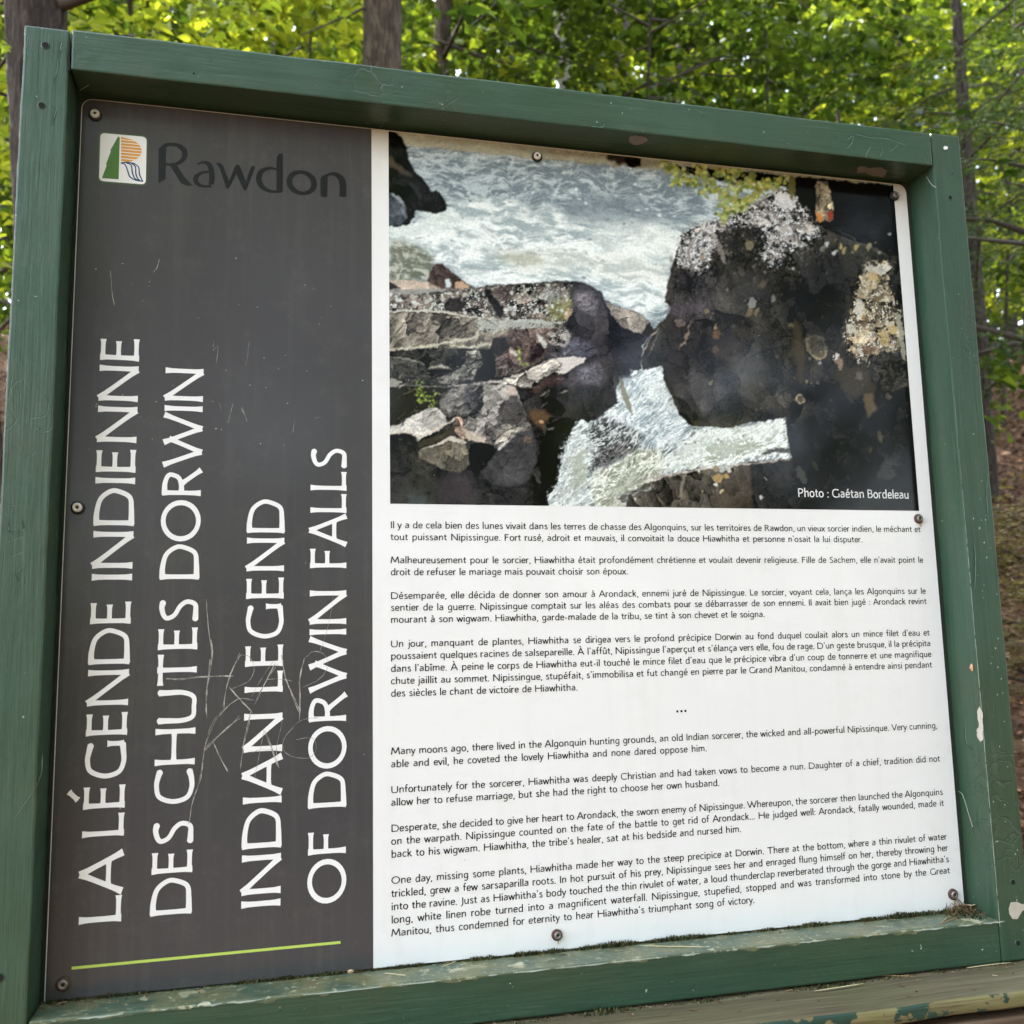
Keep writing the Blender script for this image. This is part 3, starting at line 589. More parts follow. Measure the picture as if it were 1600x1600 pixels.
    put([(1110, 420), (1150, 405), (1200, 425), (1240, 470), (1245, 560), (1200, 640), (1150, 650), (1120, 560)], (46, 43, 37), 6, .05, 9, .5, rock(1.1, .022, 1.8, .6, .5, (60, 52, 40)))
    put([(1250, 410), (1320, 400), (1330, 470), (1310, 540), (1262, 560), (1248, 480)], (28, 27, 27), 6, .05, 9, .6, rock(1.3, .025, 1.8, .6, .5))
    put([(1255, 600), (1320, 590), (1410, 620), (1420, 700), (1340, 740), (1262, 700)], (28, 27, 26), 6, .05, 9, .6, rock(1.0, .02, 1.5, .6, .5))
    put([(1060, 500), (1130, 560), (1180, 640), (1100, 660), (1062, 640), (1046, 590)], (44, 41, 40), 6, .05, 8, .5, rock(.5, .025, 1.5, .6, .4))
    line([(1002, 556), (1012, 534), (1024, 520), (1030, 512)], 1.8, (196, 178, 158), .9); line([(1012, 560), (1020, 540), (1030, 520)], 1.6, (170, 154, 136), .8)
    line([(1074, 508), (1076, 522), (1068, 536), (1060, 546)], 4, (150, 126, 106), .75, 1, 3)
    put([(1040, 478), (1100, 470), (1110, 486), (1080, 496), (1045, 492)], (92, 82, 92), 4, .1, 5, .45)
    put([(1055, 430), (1070, 426), (1076, 440), (1060, 446)], (80, 72, 76), 4, .1, 3, .5)
    # right pale slab
    put([(1352, 416), (1362, 412), (1394, 412), (1390, 424), (1384, 434), (1392, 456), (1402, 486), (1412, 530), (1400, 548), (1378, 545), (1362, 556), (1350, 575), (1344, 560), (1324, 545), (1320, 536), (1322, 510), (1330, 490), (1338, 470), (1344, 440)], (124, 110, 86), 3, .1, 0, 1, lichen((196, 190, 168), .54, .16), 6)
    put([(1354, 414), (1392, 413), (1384, 428), (1360, 426)], (196, 194, 182), 3, .12, 1, .75, None, 3)
    put([(1338, 466), (1346, 468), (1350, 490), (1340, 500), (1334, 486)], (198, 194, 180), 3, .14, 0, .75)
    put([(1352, 540), (1378, 546), (1358, 556), (1342, 552)], (120, 92, 70), 3, .12, 1, .8)
    for (x, y, rx, ry, c) in ((1366, 432, 7, 6, (178, 150, 92)), (1381, 528, 9, 11, (176, 152, 96)), (1395, 516, 6, 6, (178, 150, 84)), (1330, 515, 4, 9, (186, 184, 170)), (1344, 548, 3, 10, (196, 190, 176)), (1354, 500, 4, 7, (96, 74, 54)), (1372, 470, 6, 10, (110, 92, 66)), (1310, 565, 6, 12, (150, 126, 104)), (1306, 558, 3, 5, (206, 202, 196)), (1343, 588, 3, 9, (198, 196, 186)), (1341, 561, 2, 4, (200, 196, 186))):
        put(ell(x, y, rx, ry, -.3), c, 3.2, .18, 0, .8, None, 3)
    put([(1308, 580), (1345, 570), (1362, 590), (1370, 612), (1340, 616), (1312, 610)], (66, 56, 40), 4, .1, 3, .75)
    put([(1350, 616), (1366, 614), (1368, 640), (1358, 654), (1350, 640)], (104, 86, 58), 3, .1, 2, .85)
    put([(1358, 556), (1400, 548), (1412, 540), (1420, 600), (1390, 615), (1368, 600)], (46, 42, 36), 3, .1, 1, .85, rock(.6, .16, 1., .7, .4))
    put([(1400, 486), (1408, 492), (1414, 540), (1416, 566), (1409, 560), (1404, 530)], (154, 150, 128), 2, .12, 0, .85)
    put([(1378, 722), (1390, 722), (1402, 745), (1385, 752), (1370, 748)], (72, 72, 64), 4, .1, 3, .6)
    line([(1300, 352), (1320, 366), (1345, 380), (1370, 392), (1395, 408)], 3, (110, 104, 92), .5, 1, 3)
    # mossy stem, cut log
    put([(1230, 276), (1243, 278), (1243, 300), (1238, 312), (1230, 300)], (104, 98, 50), 2.5, .12, 1, .9)
    put([(1275, 282), (1292, 283), (1298, 300), (1303, 328), (1302, 344), (1296, 347), (1290, 342), (1284, 349), (1277, 343), (1274, 330), (1276, 305)], (132, 118, 92), 1.5, .12, 0, 1, rock(1.4, .1, 2., .4, .3))
    put([(1274, 328), (1284, 334), (1288, 344), (1283, 349), (1276, 343)], (206, 128, 62), 2, .12, 1, .95)
    put([(1292, 332), (1302, 328), (1303, 342), (1296, 346)], (160, 56, 42), 2, .12, 1, .95)
    # leaves over the rock
    L = [(1040, 258), (1050, 262), (1062, 268), (1070, 278), (1085, 285), (1100, 275), (1110, 285), (1125, 270), (1140, 280), (1150, 292), (1165, 290), (1180, 292), (1195, 288), (1208, 290), (1220, 280), (1118, 300), (1105, 298), (1130, 305), (1150, 312), (1165, 318), (1175, 308), (1140, 330), (1130, 338), (1155, 322), (1135, 320), (1185, 300), (1095, 262), (1150, 268), (1170, 278), (1060, 284)]
    for (x, y) in L:
        for k in range(15):
            c = [(176, 186, 116), (150, 166, 84), (188, 192, 138), (120, 136, 66), (200, 190, 84)][rs.randint(5)]
            xx = x+rs.normal(0, 5); yy = y+rs.normal(0, 4)
            put(ell(xx, yy, rs.uniform(2.5, 6), rs.uniform(1.8, 3.8), rs.uniform(-1.5, 1.5)), tuple(np.array(c)*rs.uniform(.6, 1.05)), 1., .2, 0, .88)
    line([(1065, 262), (1082, 268), (1100, 275)], 1.2, (180, 186, 140), .8); line([(1130, 334), (1150, 322), (1190, 312)], 1.2, (150, 150, 90), .8)
    g = (n1.fbm(X*.55, Y*.55, 2, .8)-.5)[..., None]; A = A*(1+.22*g)
    lum = A.mean(2, keepdims=True); sat = (A.max(2, keepdims=True)-A.min(2, keepdims=True)); green = (A[..., 1:2] > A[..., 0:1]*.98) & (sat > 40); A = np.where(green, A, lum+(A-lum)*.82+np.array([-1., 0, 1.5]))
    A = A+.5*(A-box_blur(A, 2)); A[:280] = A[:280]*.45+box_blur(A, 1)[:280]*.55
    return np.clip(A, 4, 250)/255., X0, Y0
# ------------------------------------------------------------------ humanist stroke lettering
# each glyph: width | strokes; a stroke is x,y pairs; leading ~ = smooth curve; cap height 1, x-height .7
GL = {
'A': ".80|0,0 .40,1.02|.80,0 .385,1.02|.13,.34 .67,.34", 'B': ".58|.06,0 .06,1|~.02,1 .28,1 .48,.92 .50,.74 .38,.56 .06,.54|~.30,.55 .50,.48 .57,.28 .46,.06 .25,0 .02,0",
'C': ".76|~.76,.86 .62,.97 .42,1 .16,.86 .04,.52 .12,.18 .36,.0 .58,.01 .77,.13", 'D': ".82|.06,0 .06,1|~.02,1 .30,1 .62,.91 .80,.60 .79,.38 .66,.12 .40,.01 .02,0",
'E': ".54|.06,0 .06,1|.04,.99 .50,.99|.06,.53 .46,.53|.04,.01 .53,.01", 'F': ".52|.06,0 .06,1|.04,.99 .52,.99|.06,.53 .46,.53",
'G': ".84|~.78,.87 .62,.97 .42,1 .17,.86 .04,.52 .12,.18 .36,.0 .60,.01 .80,.10|.80,.07 .80,.47", 'H': ".84|.06,0 .06,1|.80,0 .80,1|.06,.53 .80,.53",
'I': ".10|.06,0 .06,1", 'J': ".22|~.18,1 .18,.60 .18,.12 .12,-.10 -.04,-.2", 'L': ".50|.06,0 .06,1|.04,.01 .52,.01",
'M': ".98|0,0 .14,1|.14,1 .49,.18|.49,.18 .84,1|.84,1 .97,0", 'N': ".82|.06,0 .06,1|.05,1 .77,.02|.78,0 .78,1",
'O': ".98|~o.49,.50,.46,.455", 'P': ".56|.06,0 .06,1|~.02,1 .28,1 .50,.92 .56,.72 .46,.50 .25,.44 .06,.45",
'R': ".66|.06,0 .06,1|~.02,1 .28,1 .48,.93 .52,.76 .44,.58 .24,.51 .06,.51|.30,.50 .66,0", 'S': ".48|~.46,.90 .32,.99 .14,.94 .06,.78 .14,.60 .36,.46 .47,.28 .40,.08 .20,.0 .02,.07",
'T': ".76|.38,0 .38,1|0,.98 .76,.98", 'U': ".78|~.05,1 .05,.70 .05,.34 .14,.08 .38,-.01 .62,.07 .73,.34 .73,.70 .73,1",
'V': ".76|0,1 .39,0|.76,1 .375,0", 'W': "1.30|0,1 .36,.01|.34,.0 .68,.86|.58,1 .97,.01|.95,.0 1.30,1",
'a': ".46|~.05,.62 .18,.70 .34,.67 .41,.52 .41,.25 .42,0|~.41,.42 .22,.41 .06,.31 .04,.12 .14,.0 .28,.03 .41,.16", 'b': ".52|.06,0 .06,1.06|~.06,.50 .20,.66 .34,.69 .47,.56 .50,.34 .42,.09 .26,-.01 .06,.07",
'c': ".44|~.44,.63 .32,.70 .14,.62 .04,.36 .12,.08 .28,-.01 .45,.06", 'd': ".52|.47,0 .47,1.06|~.47,.63 .28,.70 .12,.60 .04,.34 .10,.08 .22,-.01 .36,.04 .47,.18",
'e': ".47|.06,.37 .46,.37|~.46,.37 .42,.60 .26,.70 .10,.59 .04,.35 .11,.08 .28,-.01 .46,.06", 'f': ".32|~.36,1.04 .25,1.06 .16,.96 .14,.75 .14,0|0,.67 .32,.67",
'g': ".50|~.46,.64 .28,.70 .12,.60 .04,.34 .10,.09 .22,.0 .36,.05 .46,.18|~.46,.68 .46,.2 .45,-.08 .36,-.26 .18,-.29 .04,-.23", 'h': ".50|.06,0 .06,1.06|~.06,.50 .18,.64 .32,.70 .43,.62 .45,.45 .45,.2 .45,0",
'i': ".10|.06,0 .06,.69|d.06,.95", 'j': ".12|~.10,.69 .10,.2 .09,-.1 .02,-.24 -.08,-.28|d.10,.95", 'k': ".46|.06,0 .06,1.06|.42,.69 .08,.34|.18,.42 .47,0", 'l': ".10|.06,0 .06,1.06",
'm': ".82|.06,0 .06,.69|~.06,.50 .16,.64 .28,.70 .38,.62 .41,.45 .41,.2 .41,0|~.41,.50 .52,.65 .64,.70 .74,.62 .77,.45 .77,.2 .77,0", 'n': ".50|.06,0 .06,.69|~.06,.50 .18,.64 .32,.70 .43,.62 .45,.45 .45,.2 .45,0",
'o': ".54|~o.27,.345,.24,.315", 'p': ".52|.06,-.30 .06,.69|~.06,.50 .20,.66 .34,.69 .47,.56 .50,.34 .42,.09 .26,-.01 .06,.07", 'q': ".52|.47,-.30 .47,.68|~.47,.63 .28,.70 .12,.60 .04,.34 .10,.08 .22,-.01 .36,.04 .47,.18",
'r': ".33|.06,0 .06,.69|~.06,.46 .14,.61 .24,.69 .34,.68", 's': ".36|~.34,.63 .22,.70 .09,.65 .07,.50 .20,.38 .34,.26 .33,.07 .18,-.01 .02,.05", 't': ".33|~.14,.88 .14,.60 .14,.20 .18,.02 .34,.03|0,.67 .33,.67",
'u': ".50|~.05,.69 .05,.45 .06,.15 .16,.0 .30,.03 .44,.18|.45,.69 .45,0", 'v': ".46|0,.69 .24,0|.46,.69 .225,0", 'w': ".74|0,.69 .20,0|.19,.0 .37,.66|.37,.66 .55,0|.54,0 .74,.69", 'x': ".46|0,.69 .46,0|.45,.69 0,0", 'y': ".46|0,.69 .24,.02|~.46,.69 .26,.05 .14,-.22 .0,-.30", 'z': ".40|.02,.68 .40,.68|.40,.68 .02,.01|.02,.01 .41,.01",
'.': ".10|d.06,.05", ',': ".10|.09,.08 .02,-.17", ':': ".10|d.06,.05|d.06,.55", '-': ".28|.02,.33 .27,.33", "'": ".12|.09,1.05 .05,.82",
}
ACC = {'é': ('e', ".20,.83 .36,1.03"), 'è': ('e', ".18,1.03 .34,.83"), 'à': ('a', ".14,1.03 .30,.83"), 'â': ('a', ".10,.83 .24,1.02|.24,1.02 .38,.83"), 'î': ('I_', "-.08,.83 .06,1.02|.06,1.02 .20,.83"), 'û': ('u', ".12,.83 .25,1.02|.25,1.02 .38,.83"), 'ê': ('e', ".12,.83 .26,1.02|.26,1.02 .40,.83"),
       'É': ('E', ".22,1.13 .42,1.35"), 'À': ('A', ".26,1.33 .42,1.13"), 'ç': ('c', "~.30,0 .34,-.12 .28,-.24 .18,-.24")}
GL['I_'] = ".10|.06,0 .06,.69"
for k, (b, s) in ACC.items(): GL[k] = GL[b]+'|'+s
def smooth_pts(P, n=5):
    if len(P) < 3: return P
    out = []
    for i in range(len(P)-1):
        p0 = P[i-1] if i else tuple(2*a-b for a, b in zip(P[0], P[1])); p1 = P[i]; p2 = P[i+1]; p3 = P[i+2] if i+2 < len(P) else tuple(2*a-b for a, b in zip(p2, p1))
        for k in range(n):
            t = k/n; t2 = t*t; t3 = t2*t
            out.append(tuple(.5*((2*p1[j])+(-p0[j]+p2[j])*t+(2*p0[j]-5*p1[j]+4*p2[j]-p3[j])*t2+(-p0[j]+3*p1[j]-3*p2[j]+p3[j])*t3) for j in range(len(p1))))
    out.append(tuple(P[-1])); return out
def ribbon(P, wf, closed=False):
    """quads of a stroke through P; wf(t) = full width"""
    n = len(P); Ls = []; Rs = []
    for i, p in enumerate(P):
        a = P[(i-1) % n] if closed else P[max(i-1, 0)]; b = P[(i+1) % n] if closed else P[min(i+1, n-1)]
        dx, dy = b[0]-a[0], b[1]-a[1]; d = math.hypot(dx, dy) or 1e-9; nx, ny = -dy/d, dx/d
        w = wf(i/max(1, n-1))/2 if len(p) < 3 else p[2]/2
        Ls.append((p[0]+nx*w, p[1]+ny*w)); Rs.append((p[0]-nx*w, p[1]-ny*w))
    Q = []
    for i in range(n if closed else n-1):
        j = (i+1) % n; Q.append([Ls[i], Rs[i], Rs[j], Ls[j]])
    return Q
def stroke(P, wf):
    """the same, built of separate lengths with round joints so that tight bends stay clean"""
    n = len(P); Q = []
    for i in range(n-1):
        (x0, y0), (x1, y1) = P[i], P[i+1]; d = math.hypot(x1-x0, y1-y0) or 1e-9; nx, ny = -(y1-y0)/d, (x1-x0)/d; a, b = wf(i/(n-1))/2, wf((i+1)/(n-1))/2
        Q.append([(x0+nx*a, y0+ny*a), (x0-nx*a, y0-ny*a), (x1-nx*b, y1-ny*b), (x1+nx*b, y1+ny*b)])
        if i: Q += disc(x0, y0, a*.995, 12)
    return Q
def disc(cx, cy, r, n=10): return [[(cx+r*math.cos(6.2832*k/n), cy+r*math.sin(6.2832*k/n)) for k in range(n)]]
def union(polys):
    """one flat triangulation of overlapping polygons"""
    V = []; F = []
    for p in polys:
        a = sum(p[i][0]*p[(i+1) % len(p)][1]-p[(i+1) % len(p)][0]*p[i][1] for i in range(len(p)))
        if abs(a) < 1e-12: continue
        if a < 0: p = p[::-1]
        F.append(list(range(len(V), len(V)+len(p)))); V += [Vector(q) for q in p]
    r = delaunay_2d_cdt(V, [], F, 0, 1e-7)
    return [tuple(v) for v in r[0]], [f for f, o in zip(r[2], r[5]) if o]
_gc = {}; NSM = 6
def glyph(ch, wt, flare, light=False):
    """light: small print, plain strokes a few microns above each other instead of one welded outline"""
    key = (ch, wt, flare, light)
    if key in _gc: return _gc[key]
    parts = GL[ch].split('|'); w = float(parts[0]); P = []
    for s in parts[1:]:
        if s[0] == 'd':
            x, y = map(float, s[1:].split(',')); P += disc(x, y, wt*.62, 7 if light else 12); continue
        if s.startswith('~o'):
            cx, cy, rx, ry = map(float, s[2:].split(',')); n = 12 if light else 28
            pts = [(cx+(rx)*math.cos(6.2832*k/n), cy+ry*math.sin(6.2832*k/n), wt*(.94+.10*abs(math.cos(6.2832*k/n+.35)))) for k in range(n)]
            P += ribbon(pts, None, True); continue
        sm = s[0] == '~'; pts = [tuple(map(float, q.split(','))) for q in s[1 if sm else 0:].split(' ')]
        if sm or abs(pts[0][1]-pts[-1][1]) < .02:          # keep curves and arms inside the letter height
            cap = ch.isupper(); fy = lambda y: y+wt*.5 if -.03 < y < .07 else (y-wt*.5*(1 if cap else .55) if (y > .9 and y < 1.05 and cap) or (.62 < y < .72 and not cap) else y)
            pts = [(x, fy(y)) for x, y in pts]
        pts = smooth_pts(pts, 3 if light else NSM) if sm else [tuple(pts[0][j]+(pts[1][j]-pts[0][j])*k/q_ for j in (0, 1)) for q_ in (1 if light else 6,) for k in range(q_+1)]
        P += (ribbon if light else stroke)(pts, lambda t: wt*(.90+flare*abs(2*t-1)**(3 if sm else 4)))
    if light:
        V = []; F = []
        for p in P: F.append(list(range(len(V), len(V)+len(p)))); V += p
        _gc[key] = (w, (V, F))
    else: _gc[key] = (w, union(P))
    return _gc[key]
TIGHT = {'A': -.05, 'V': -.06, 'W': -.06, 'T': -.04, 'L': -.02, 'y': -.05, 'v': -.05, 'w': -.05, 'r': -.04, 'f': -.03, 't': -.03, 'x': -.04, 'j': -.01, 'O': -.01, 'C': -.01, 'o': -.02, 'c': -.02, 'e': -.02}
def layout(text, gap=.17, space=.30):
    x = 0; L = []
    for i, ch in enumerate(text):
        if ch == ' ': x += space; continue
        w = float(GL[ch].split('|')[0]); t = TIGHT.get(ch, 0)
        L.append((ch, x+t)); x += w+gap+2*t
    return L, x-gap
def text_mesh(name, lines, wt, flare, z):
    """lines: (text, x0, y0, size, x_scale, space, direction) in sign metres; direction 0 = along x, 1 = upwards"""
    V = []; F = []
    for (text, x0, y0, size, xs, space, d) in lines:
        L, tot = layout(text, space=space)
        for ch, gx in L:
            w, (gv, gf) = glyph(ch, wt, flare, True); b = len(V)
            for (a, c) in gv:
                u = (gx+a)*xs*size; q = c*size
                V.append(wd(x0+u, y0+q, z) if d == 0 else wd(x0-q, y0+u, z))
            F += [[b+i for i in f] for f in gf]
    return mesh(name, V, F)
# ------------------------------------------------------------------ the sign
PW, PH = 1.200, 1.086           # printed panel
FD = .055                       # how far the frame stands proud of the print
rng = random.Random(5)
sign = empty('information_sign', wd(.6, -1.141, 0), 'green framed park notice board with a charcoal and white panel and a river photograph', 'sign')

def board(name, x0, x1, y0, y1, mat, z0=-.045, z1=FD, bevel=.0025, wobble=.00035, axis=0, label=None):
    """one timber of the frame, cut into short lengths so that its edges can waver"""
    bm = box_bm(x0, x1, y0, y1, z0, z1)
    n = 60; vs = Vector((1, 0, 0)) if axis == 0 else Vector((0, 1, 0)); L = (x1-x0) if axis == 0 else (y1-y0); s = x0 if axis == 0 else y0
    for k in range(1, n):
        g = bm.verts[:]+bm.edges[:]+bm.faces[:]
        bmesh.ops.bisect_plane(bm, geom=g, plane_co=vs*(s+L*k/n), plane_no=vs)
    sh = [e for e in bm.edges if e.is_boundary is False and len(e.link_faces) == 2 and e.link_faces[0].normal.angle(e.link_faces[1].normal, 0) > 1.]
    bmesh.ops.bevel(bm, geom=sh, offset=bevel, segments=2, profile=.6, affect='EDGES')
    r = random.Random(hash((round(x0*1e4), round(y0*1e4))) & 0xffff); ph = [r.uniform(0, 6.28) for _ in range(6)]
    for v in bm.verts:
        t = v.co.x if axis == 0 else v.co.y
        w = wobble*(math.sin(t*23+ph[0])+.6*math.sin(t*61+ph[1])+.5*math.sin(t*143+ph[2]))
        cx, cy = (x0+x1)/2, (y0+y1)/2
        if axis == 0: v.co.y += w*(1 if v.co.y > cy else -.6)
        else: v.co.x += w*(1 if v.co.x > cx else -.6)
        v.co.z += .4*wobble*math.sin(t*37+ph[3]+v.co.z*9)
    me = bpy.data.meshes.new(name)
    for v in bm.verts: v.co = wd(*v.co)
    bmesh.ops.recalc_face_normals(bm, faces=bm.faces[:])
    bm.to_mesh(me); bm.free()
    o = link(name, me, sign, mat)
    if label: o['label'] = label
    return o
top_b = board('frame_board', -.0035, 1.2085, .0050, .0575, M['paint_h'], label='upper rail of the green frame')
left_b = board('frame_board', -.0570, -.0055, -1.143, .0560, M['paint_v'], axis=1, label='left upright of the green frame')
right_b = board('frame_board', 1.2100, 1.2600, -1.1425, .0585, M['paint_v'], axis=1, label='right upright of the green frame')
bot_b = board('frame_board', -.0040, 1.2088, -1.1425, -1.0895, M['paint_h'], wobble=.0003, label='lower rail of the green frame with chipped front edge')
# the weathered upper side of the lower rail, a skin 0.6 mm thick with a ragged front edge
V = []; F = []; n = 260; r = random.Random(3)
edge = FD-.0015
for k in range(n+1):
    x = -.003+(1.2115)*k/n
    ch = .0012*max(0, math.sin(x*31)+math.sin(x*83+1)+.8*math.sin(x*211)+r.uniform(-.6, .6)-.2)
    V += [wd(x, -1.0880, -.001), wd(x, -1.0880, edge), wd(x, -1.0892, FD+.0008), wd(x, -1.0908-ch*1.2, FD+.0007)]
for k in range(n):
    for j in range(3): F.append((4*k+j, 4*k+j+1, 4*k+4+j+1, 4*k+4+j))
me = mesh('ledge', V, F); link('ledge', me, sign, M['paint_ledge'])['label'] = 'dirty sloping ledge under the printed panel'
me = bpy.data.meshes.new('backing_board'); bm = box_bm(-.005, 1.2095, -1.0885, .0045, -.020, -.0045)
for v in bm.verts: v.co = wd(*v.co)
bmesh.ops.recalc_face_normals(bm, faces=bm.faces[:]); bm.to_mesh(me); bm.free(); link('backing_board', me, sign, M['backing'])

# printed panel with rounded upper corners: three millimetres thick
panel_out = []
def arc(cx, cy, r, a0, a1, n=8): return [(cx+r*math.cos(math.radians(a0+(a1-a0)*k/n)), cy+r*math.sin(math.radians(a0+(a1-a0)*k/n))) for k in range(n+1)]
rad = .014
panel_out = arc(rad, -rad, rad, 180, 90)+arc(PW-rad, -rad, rad, 90, 0)+[(PW, -PH), (0, -PH)]
def sheet(name, poly, z, mat, parent, thick=0., edge_mat=None):
    V = [wd(x, y, z) for x, y in poly]; n = len(poly); F = [list(range(n))]
    if thick:
        V += [wd(x, y, z-thick) for x, y in poly]
        F += [[i, (i+1) % n, n+(i+1) % n, n+i] for i in range(n)]
    me = mesh(name, V, F)
    o = link(name, me, parent, mat)
    if thick and edge_mat:
        me.materials.append(edge_mat)
        for i in range(1, len(F)): me.polygons[i].material_index = 1
    return o
panel = sheet('printed_panel', panel_out, 0, M['white_sheet'], sign, .003, M['panel_edge'])
e = .0009
dark_out = arc(rad, -rad, rad-e, 180, 90)+[(.3665, -e), (.3668, -PH), (e, -PH)]
sheet('charcoal_field', dark_out, .00012, M['dark_sheet'], panel)

# river photograph, printed: one fine grid that carries the picture as colour
A, OX, OY = paint_river()
GX, GY = 660, 460
u = np.linspace(.3897, 1.1775, GX); w = np.linspace(-.0016, -.5168, GY)
UU, VV = np.meshgrid(u, w)
K3 = np.array([[FPX, 0, 800], [0, FPX, 800], [0, 0, 1.]])
P3 = np.stack([UU.ravel(), VV.ravel(), np.full(UU.size, .00014)], 1)
q = (P3-CAM) @ ROT.T @ K3.T; px = q[:, 0]/q[:, 2]-OX; py = q[:, 1]/q[:, 2]-OY
px = np.clip(px, 0, A.shape[1]-1.01); py = np.clip(py, 0, A.shape[0]-1.01)
xi = px.astype(int); yi = py.astype(int); fx = (px-xi)[:, None]; fy = (py-yi)[:, None]
C = (A[yi, xi]*(1-fx)+A[yi, xi+1]*fx)*(1-fy)+(A[yi+1, xi]*(1-fx)+A[yi+1, xi+1]*fx)*fy
C = np.where(C <= .04045, C/12.92, ((C+.055)/1.055)**2.4)*PRINT_GAIN; C = np.clip(C*1.12-.012, .0015, .9)
idx = np.arange(GX*GY).reshape(GY, GX)
Fq = np.stack([idx[1:, :-1].ravel(), idx[1:, 1:].ravel(), idx[:-1, 1:].ravel(), idx[:-1, :-1].ravel()], 1)
me = np_mesh('river_photograph', np.stack([P3[:, 0], -P3[:, 2], SIGN_Z+P3[:, 1]], 1), Fq, C, 'print')
link('river_photograph', me, panel, M['river_print'])['label'] = 'printed photograph of a white river running between dark lichen covered boulders'

# lettering --------------------------------------------------------
ZT = .00030
HS = .0452
def fit_word(t, a, b):          # heading word between two heights on the sheet
    L, tot = layout(t); return (b-a)/(tot*HS)
def upy(px, py): return on_sign(px, py)[1]
HEAD = [(.0783, [('LA', (189, 1438), (196, 1336)), ('LÉGENDE', (191, 1304.5), (204, 940.6)), ('INDIENNE', (206, 907), (217, 531))]),
        (.1552, [('DES', (299, 1427.5), (301, 1286)), ('CHUTES', (302, 1253.8), (308, 940.6)), ('DORWIN', (310, 906), (317, 580))]),
        (.2566, [('INDIAN', (437, 1415), (440, 1117)), ('LEGEND', (441, 1080), (445, 785))]),
        (.3337, [('OF', (539, 1407.6), (539, 1299)), ('DORWIN', (540, 1261), (541, 925.6)), ('FALLS', (542, 888), (543, 705.5))])]
for base, words in HEAD:
    for t, a, b in words:
        ya, yb = upy(*a), upy(*b); xs = fit_word(t, ya, yb)
        for ch, gx in layout(t)[0]:
            w_, (gv, gf) = glyph(ch, .125, .36)
            link('heading_letter', mesh('heading_letter', [wd(base-c_*HS, ya+.001+(gx+a_)*xs*HS, ZT) for a_, c_ in gv], gf), panel, M['white_ink'])
BODY = [
 (-.5488, "Il y a de cela bien des lunes vivait dans les terres de chasse des Algonquins, sur les territoires de Rawdon, un vieux sorcier indien, le méchant et", 1.1765, 0),
 (-.5644, "tout puissant Nipissingue. Fort rusé, adroit et mauvais, il convoitait la douce Hiawhitha et personne n'osait la lui disputer.", 1.0775, 0),
 (-.5944, "Malheureusement pour le sorcier, Hiawhitha était profondément chrétienne et voulait devenir religieuse. Fille de Sachem, elle n'avait point le", 1.1768, 1),
 (-.6098, "droit de refuser le mariage mais pouvait choisir son époux.", None, 1),
 (-.6402, "Désemparée, elle décida de donner son amour à Arondack, ennemi juré de Nipissingue. Le sorcier, voyant cela, lança les Algonquins sur le", 1.1770, 2),
 (-.6553, "sentier de la guerre. Nipissingue comptait sur les aléas des combats pour se débarrasser de son ennemi. Il avait bien jugé : Arondack revint", 1.1770, 2),
 (-.6706, "mourant à son wigwam. Hiawhitha, garde-malade de la tribu, se tint à son chevet et le soigna.", None, 2),
 (-.7012, "Un jour, manquant de plantes, Hiawhitha se dirigea vers le profond précipice Dorwin au fond duquel coulait alors un mince filet d'eau et", 1.1778, 3),
 (-.7166, "poussaient quelques racines de salsepareille. À l'affût, Nipissingue l'aperçut et s'élança vers elle, fou de rage. D'un geste brusque, il la précipita", 1.1781, 3),
 (-.7323, "dans l'abîme. À peine le corps de Hiawhitha eut-il touché le mince filet d'eau que le précipice vibra d'un coup de tonnerre et une magnifique", 1.1778, 3),
 (-.7477, "chute jaillit au sommet. Nipissingue, stupéfait, s'immobilisa et fut changé en pierre par le Grand Manitou, condamné à entendre ainsi pendant", 1.1777, 3),
 (-.7632, "des siècles le chant de victoire de Hiawhitha.", None, 3),
 (-.8345, "Many moons ago, there lived in the Algonquin hunting grounds, an old Indian sorcerer, the wicked and all-powerful Nipissinque. Very cunning,", 1.1783, 4),
 (-.8501, "able and evil, he coveted the lovely Hiawhitha and none dared oppose him.", None, 4),
 (-.8812, "Unfortunately for the sorcerer, Hiawhitha was deeply Christian and had taken vows to become a nun. Daughter of a chief, tradition did not", 1.1784, 5),
 (-.8966, "allow her to refuse marriage, but she had the right to choose her own husband.", None, 5),
 (-.9279, "Desperate, she decided to give her heart to Arondack, the sworn enemy of Nipissingue. Whereupon, the sorcerer then launched the Algonquins", 1.1788, 6),
 (-.9432, "on the warpath. Nipissingue counted on the fate of the battle to get rid of Arondack... He judged well: Arondack, fatally wounded, made it", 1.1790, 6),
 (-.9586, "back to his wigwam. Hiawhitha, the tribe's healer, sat at his bedside and nursed him.", None, 6),
 (-.9897, "One day, missing some plants, Hiawhitha made her way to the steep precipice at Dorwin. There at the bottom, where a thin rivulet of water", 1.1793, 7),
 (-1.0052, "trickled, grew a few sarsaparilla roots. In hot pursuit of his prey, Nipissingue sees her and enraged flung himself on her, thereby throwing her", 1.1797, 7),
 (-1.0206, "into the ravine. Just as Hiawhitha's body touched the thin rivulet of water, a loud thunderclap reverberated through the gorge and Hiawhitha's", 1.1799, 7),
 (-1.0360, "long, white linen robe turned into a magnificent waterfall. Nipissingue, stupefied, stopped and was transformed into stone by the Great", 1.1799, 7),
 (-1.0513, "Manitou, thus condemned for eternity to hear Hiawhitha's triumphant song of victory.", None, 7)]
ENDS = {3: (980.3, 897), 6: (1194.5, 968), 11: (902, 1083), 13: (1103.5, 1171), 15: (1123.3, 1224), 18: (1157.2, 1300), 23: (1178.2, 1409)}
BS = .0088
paras = {}
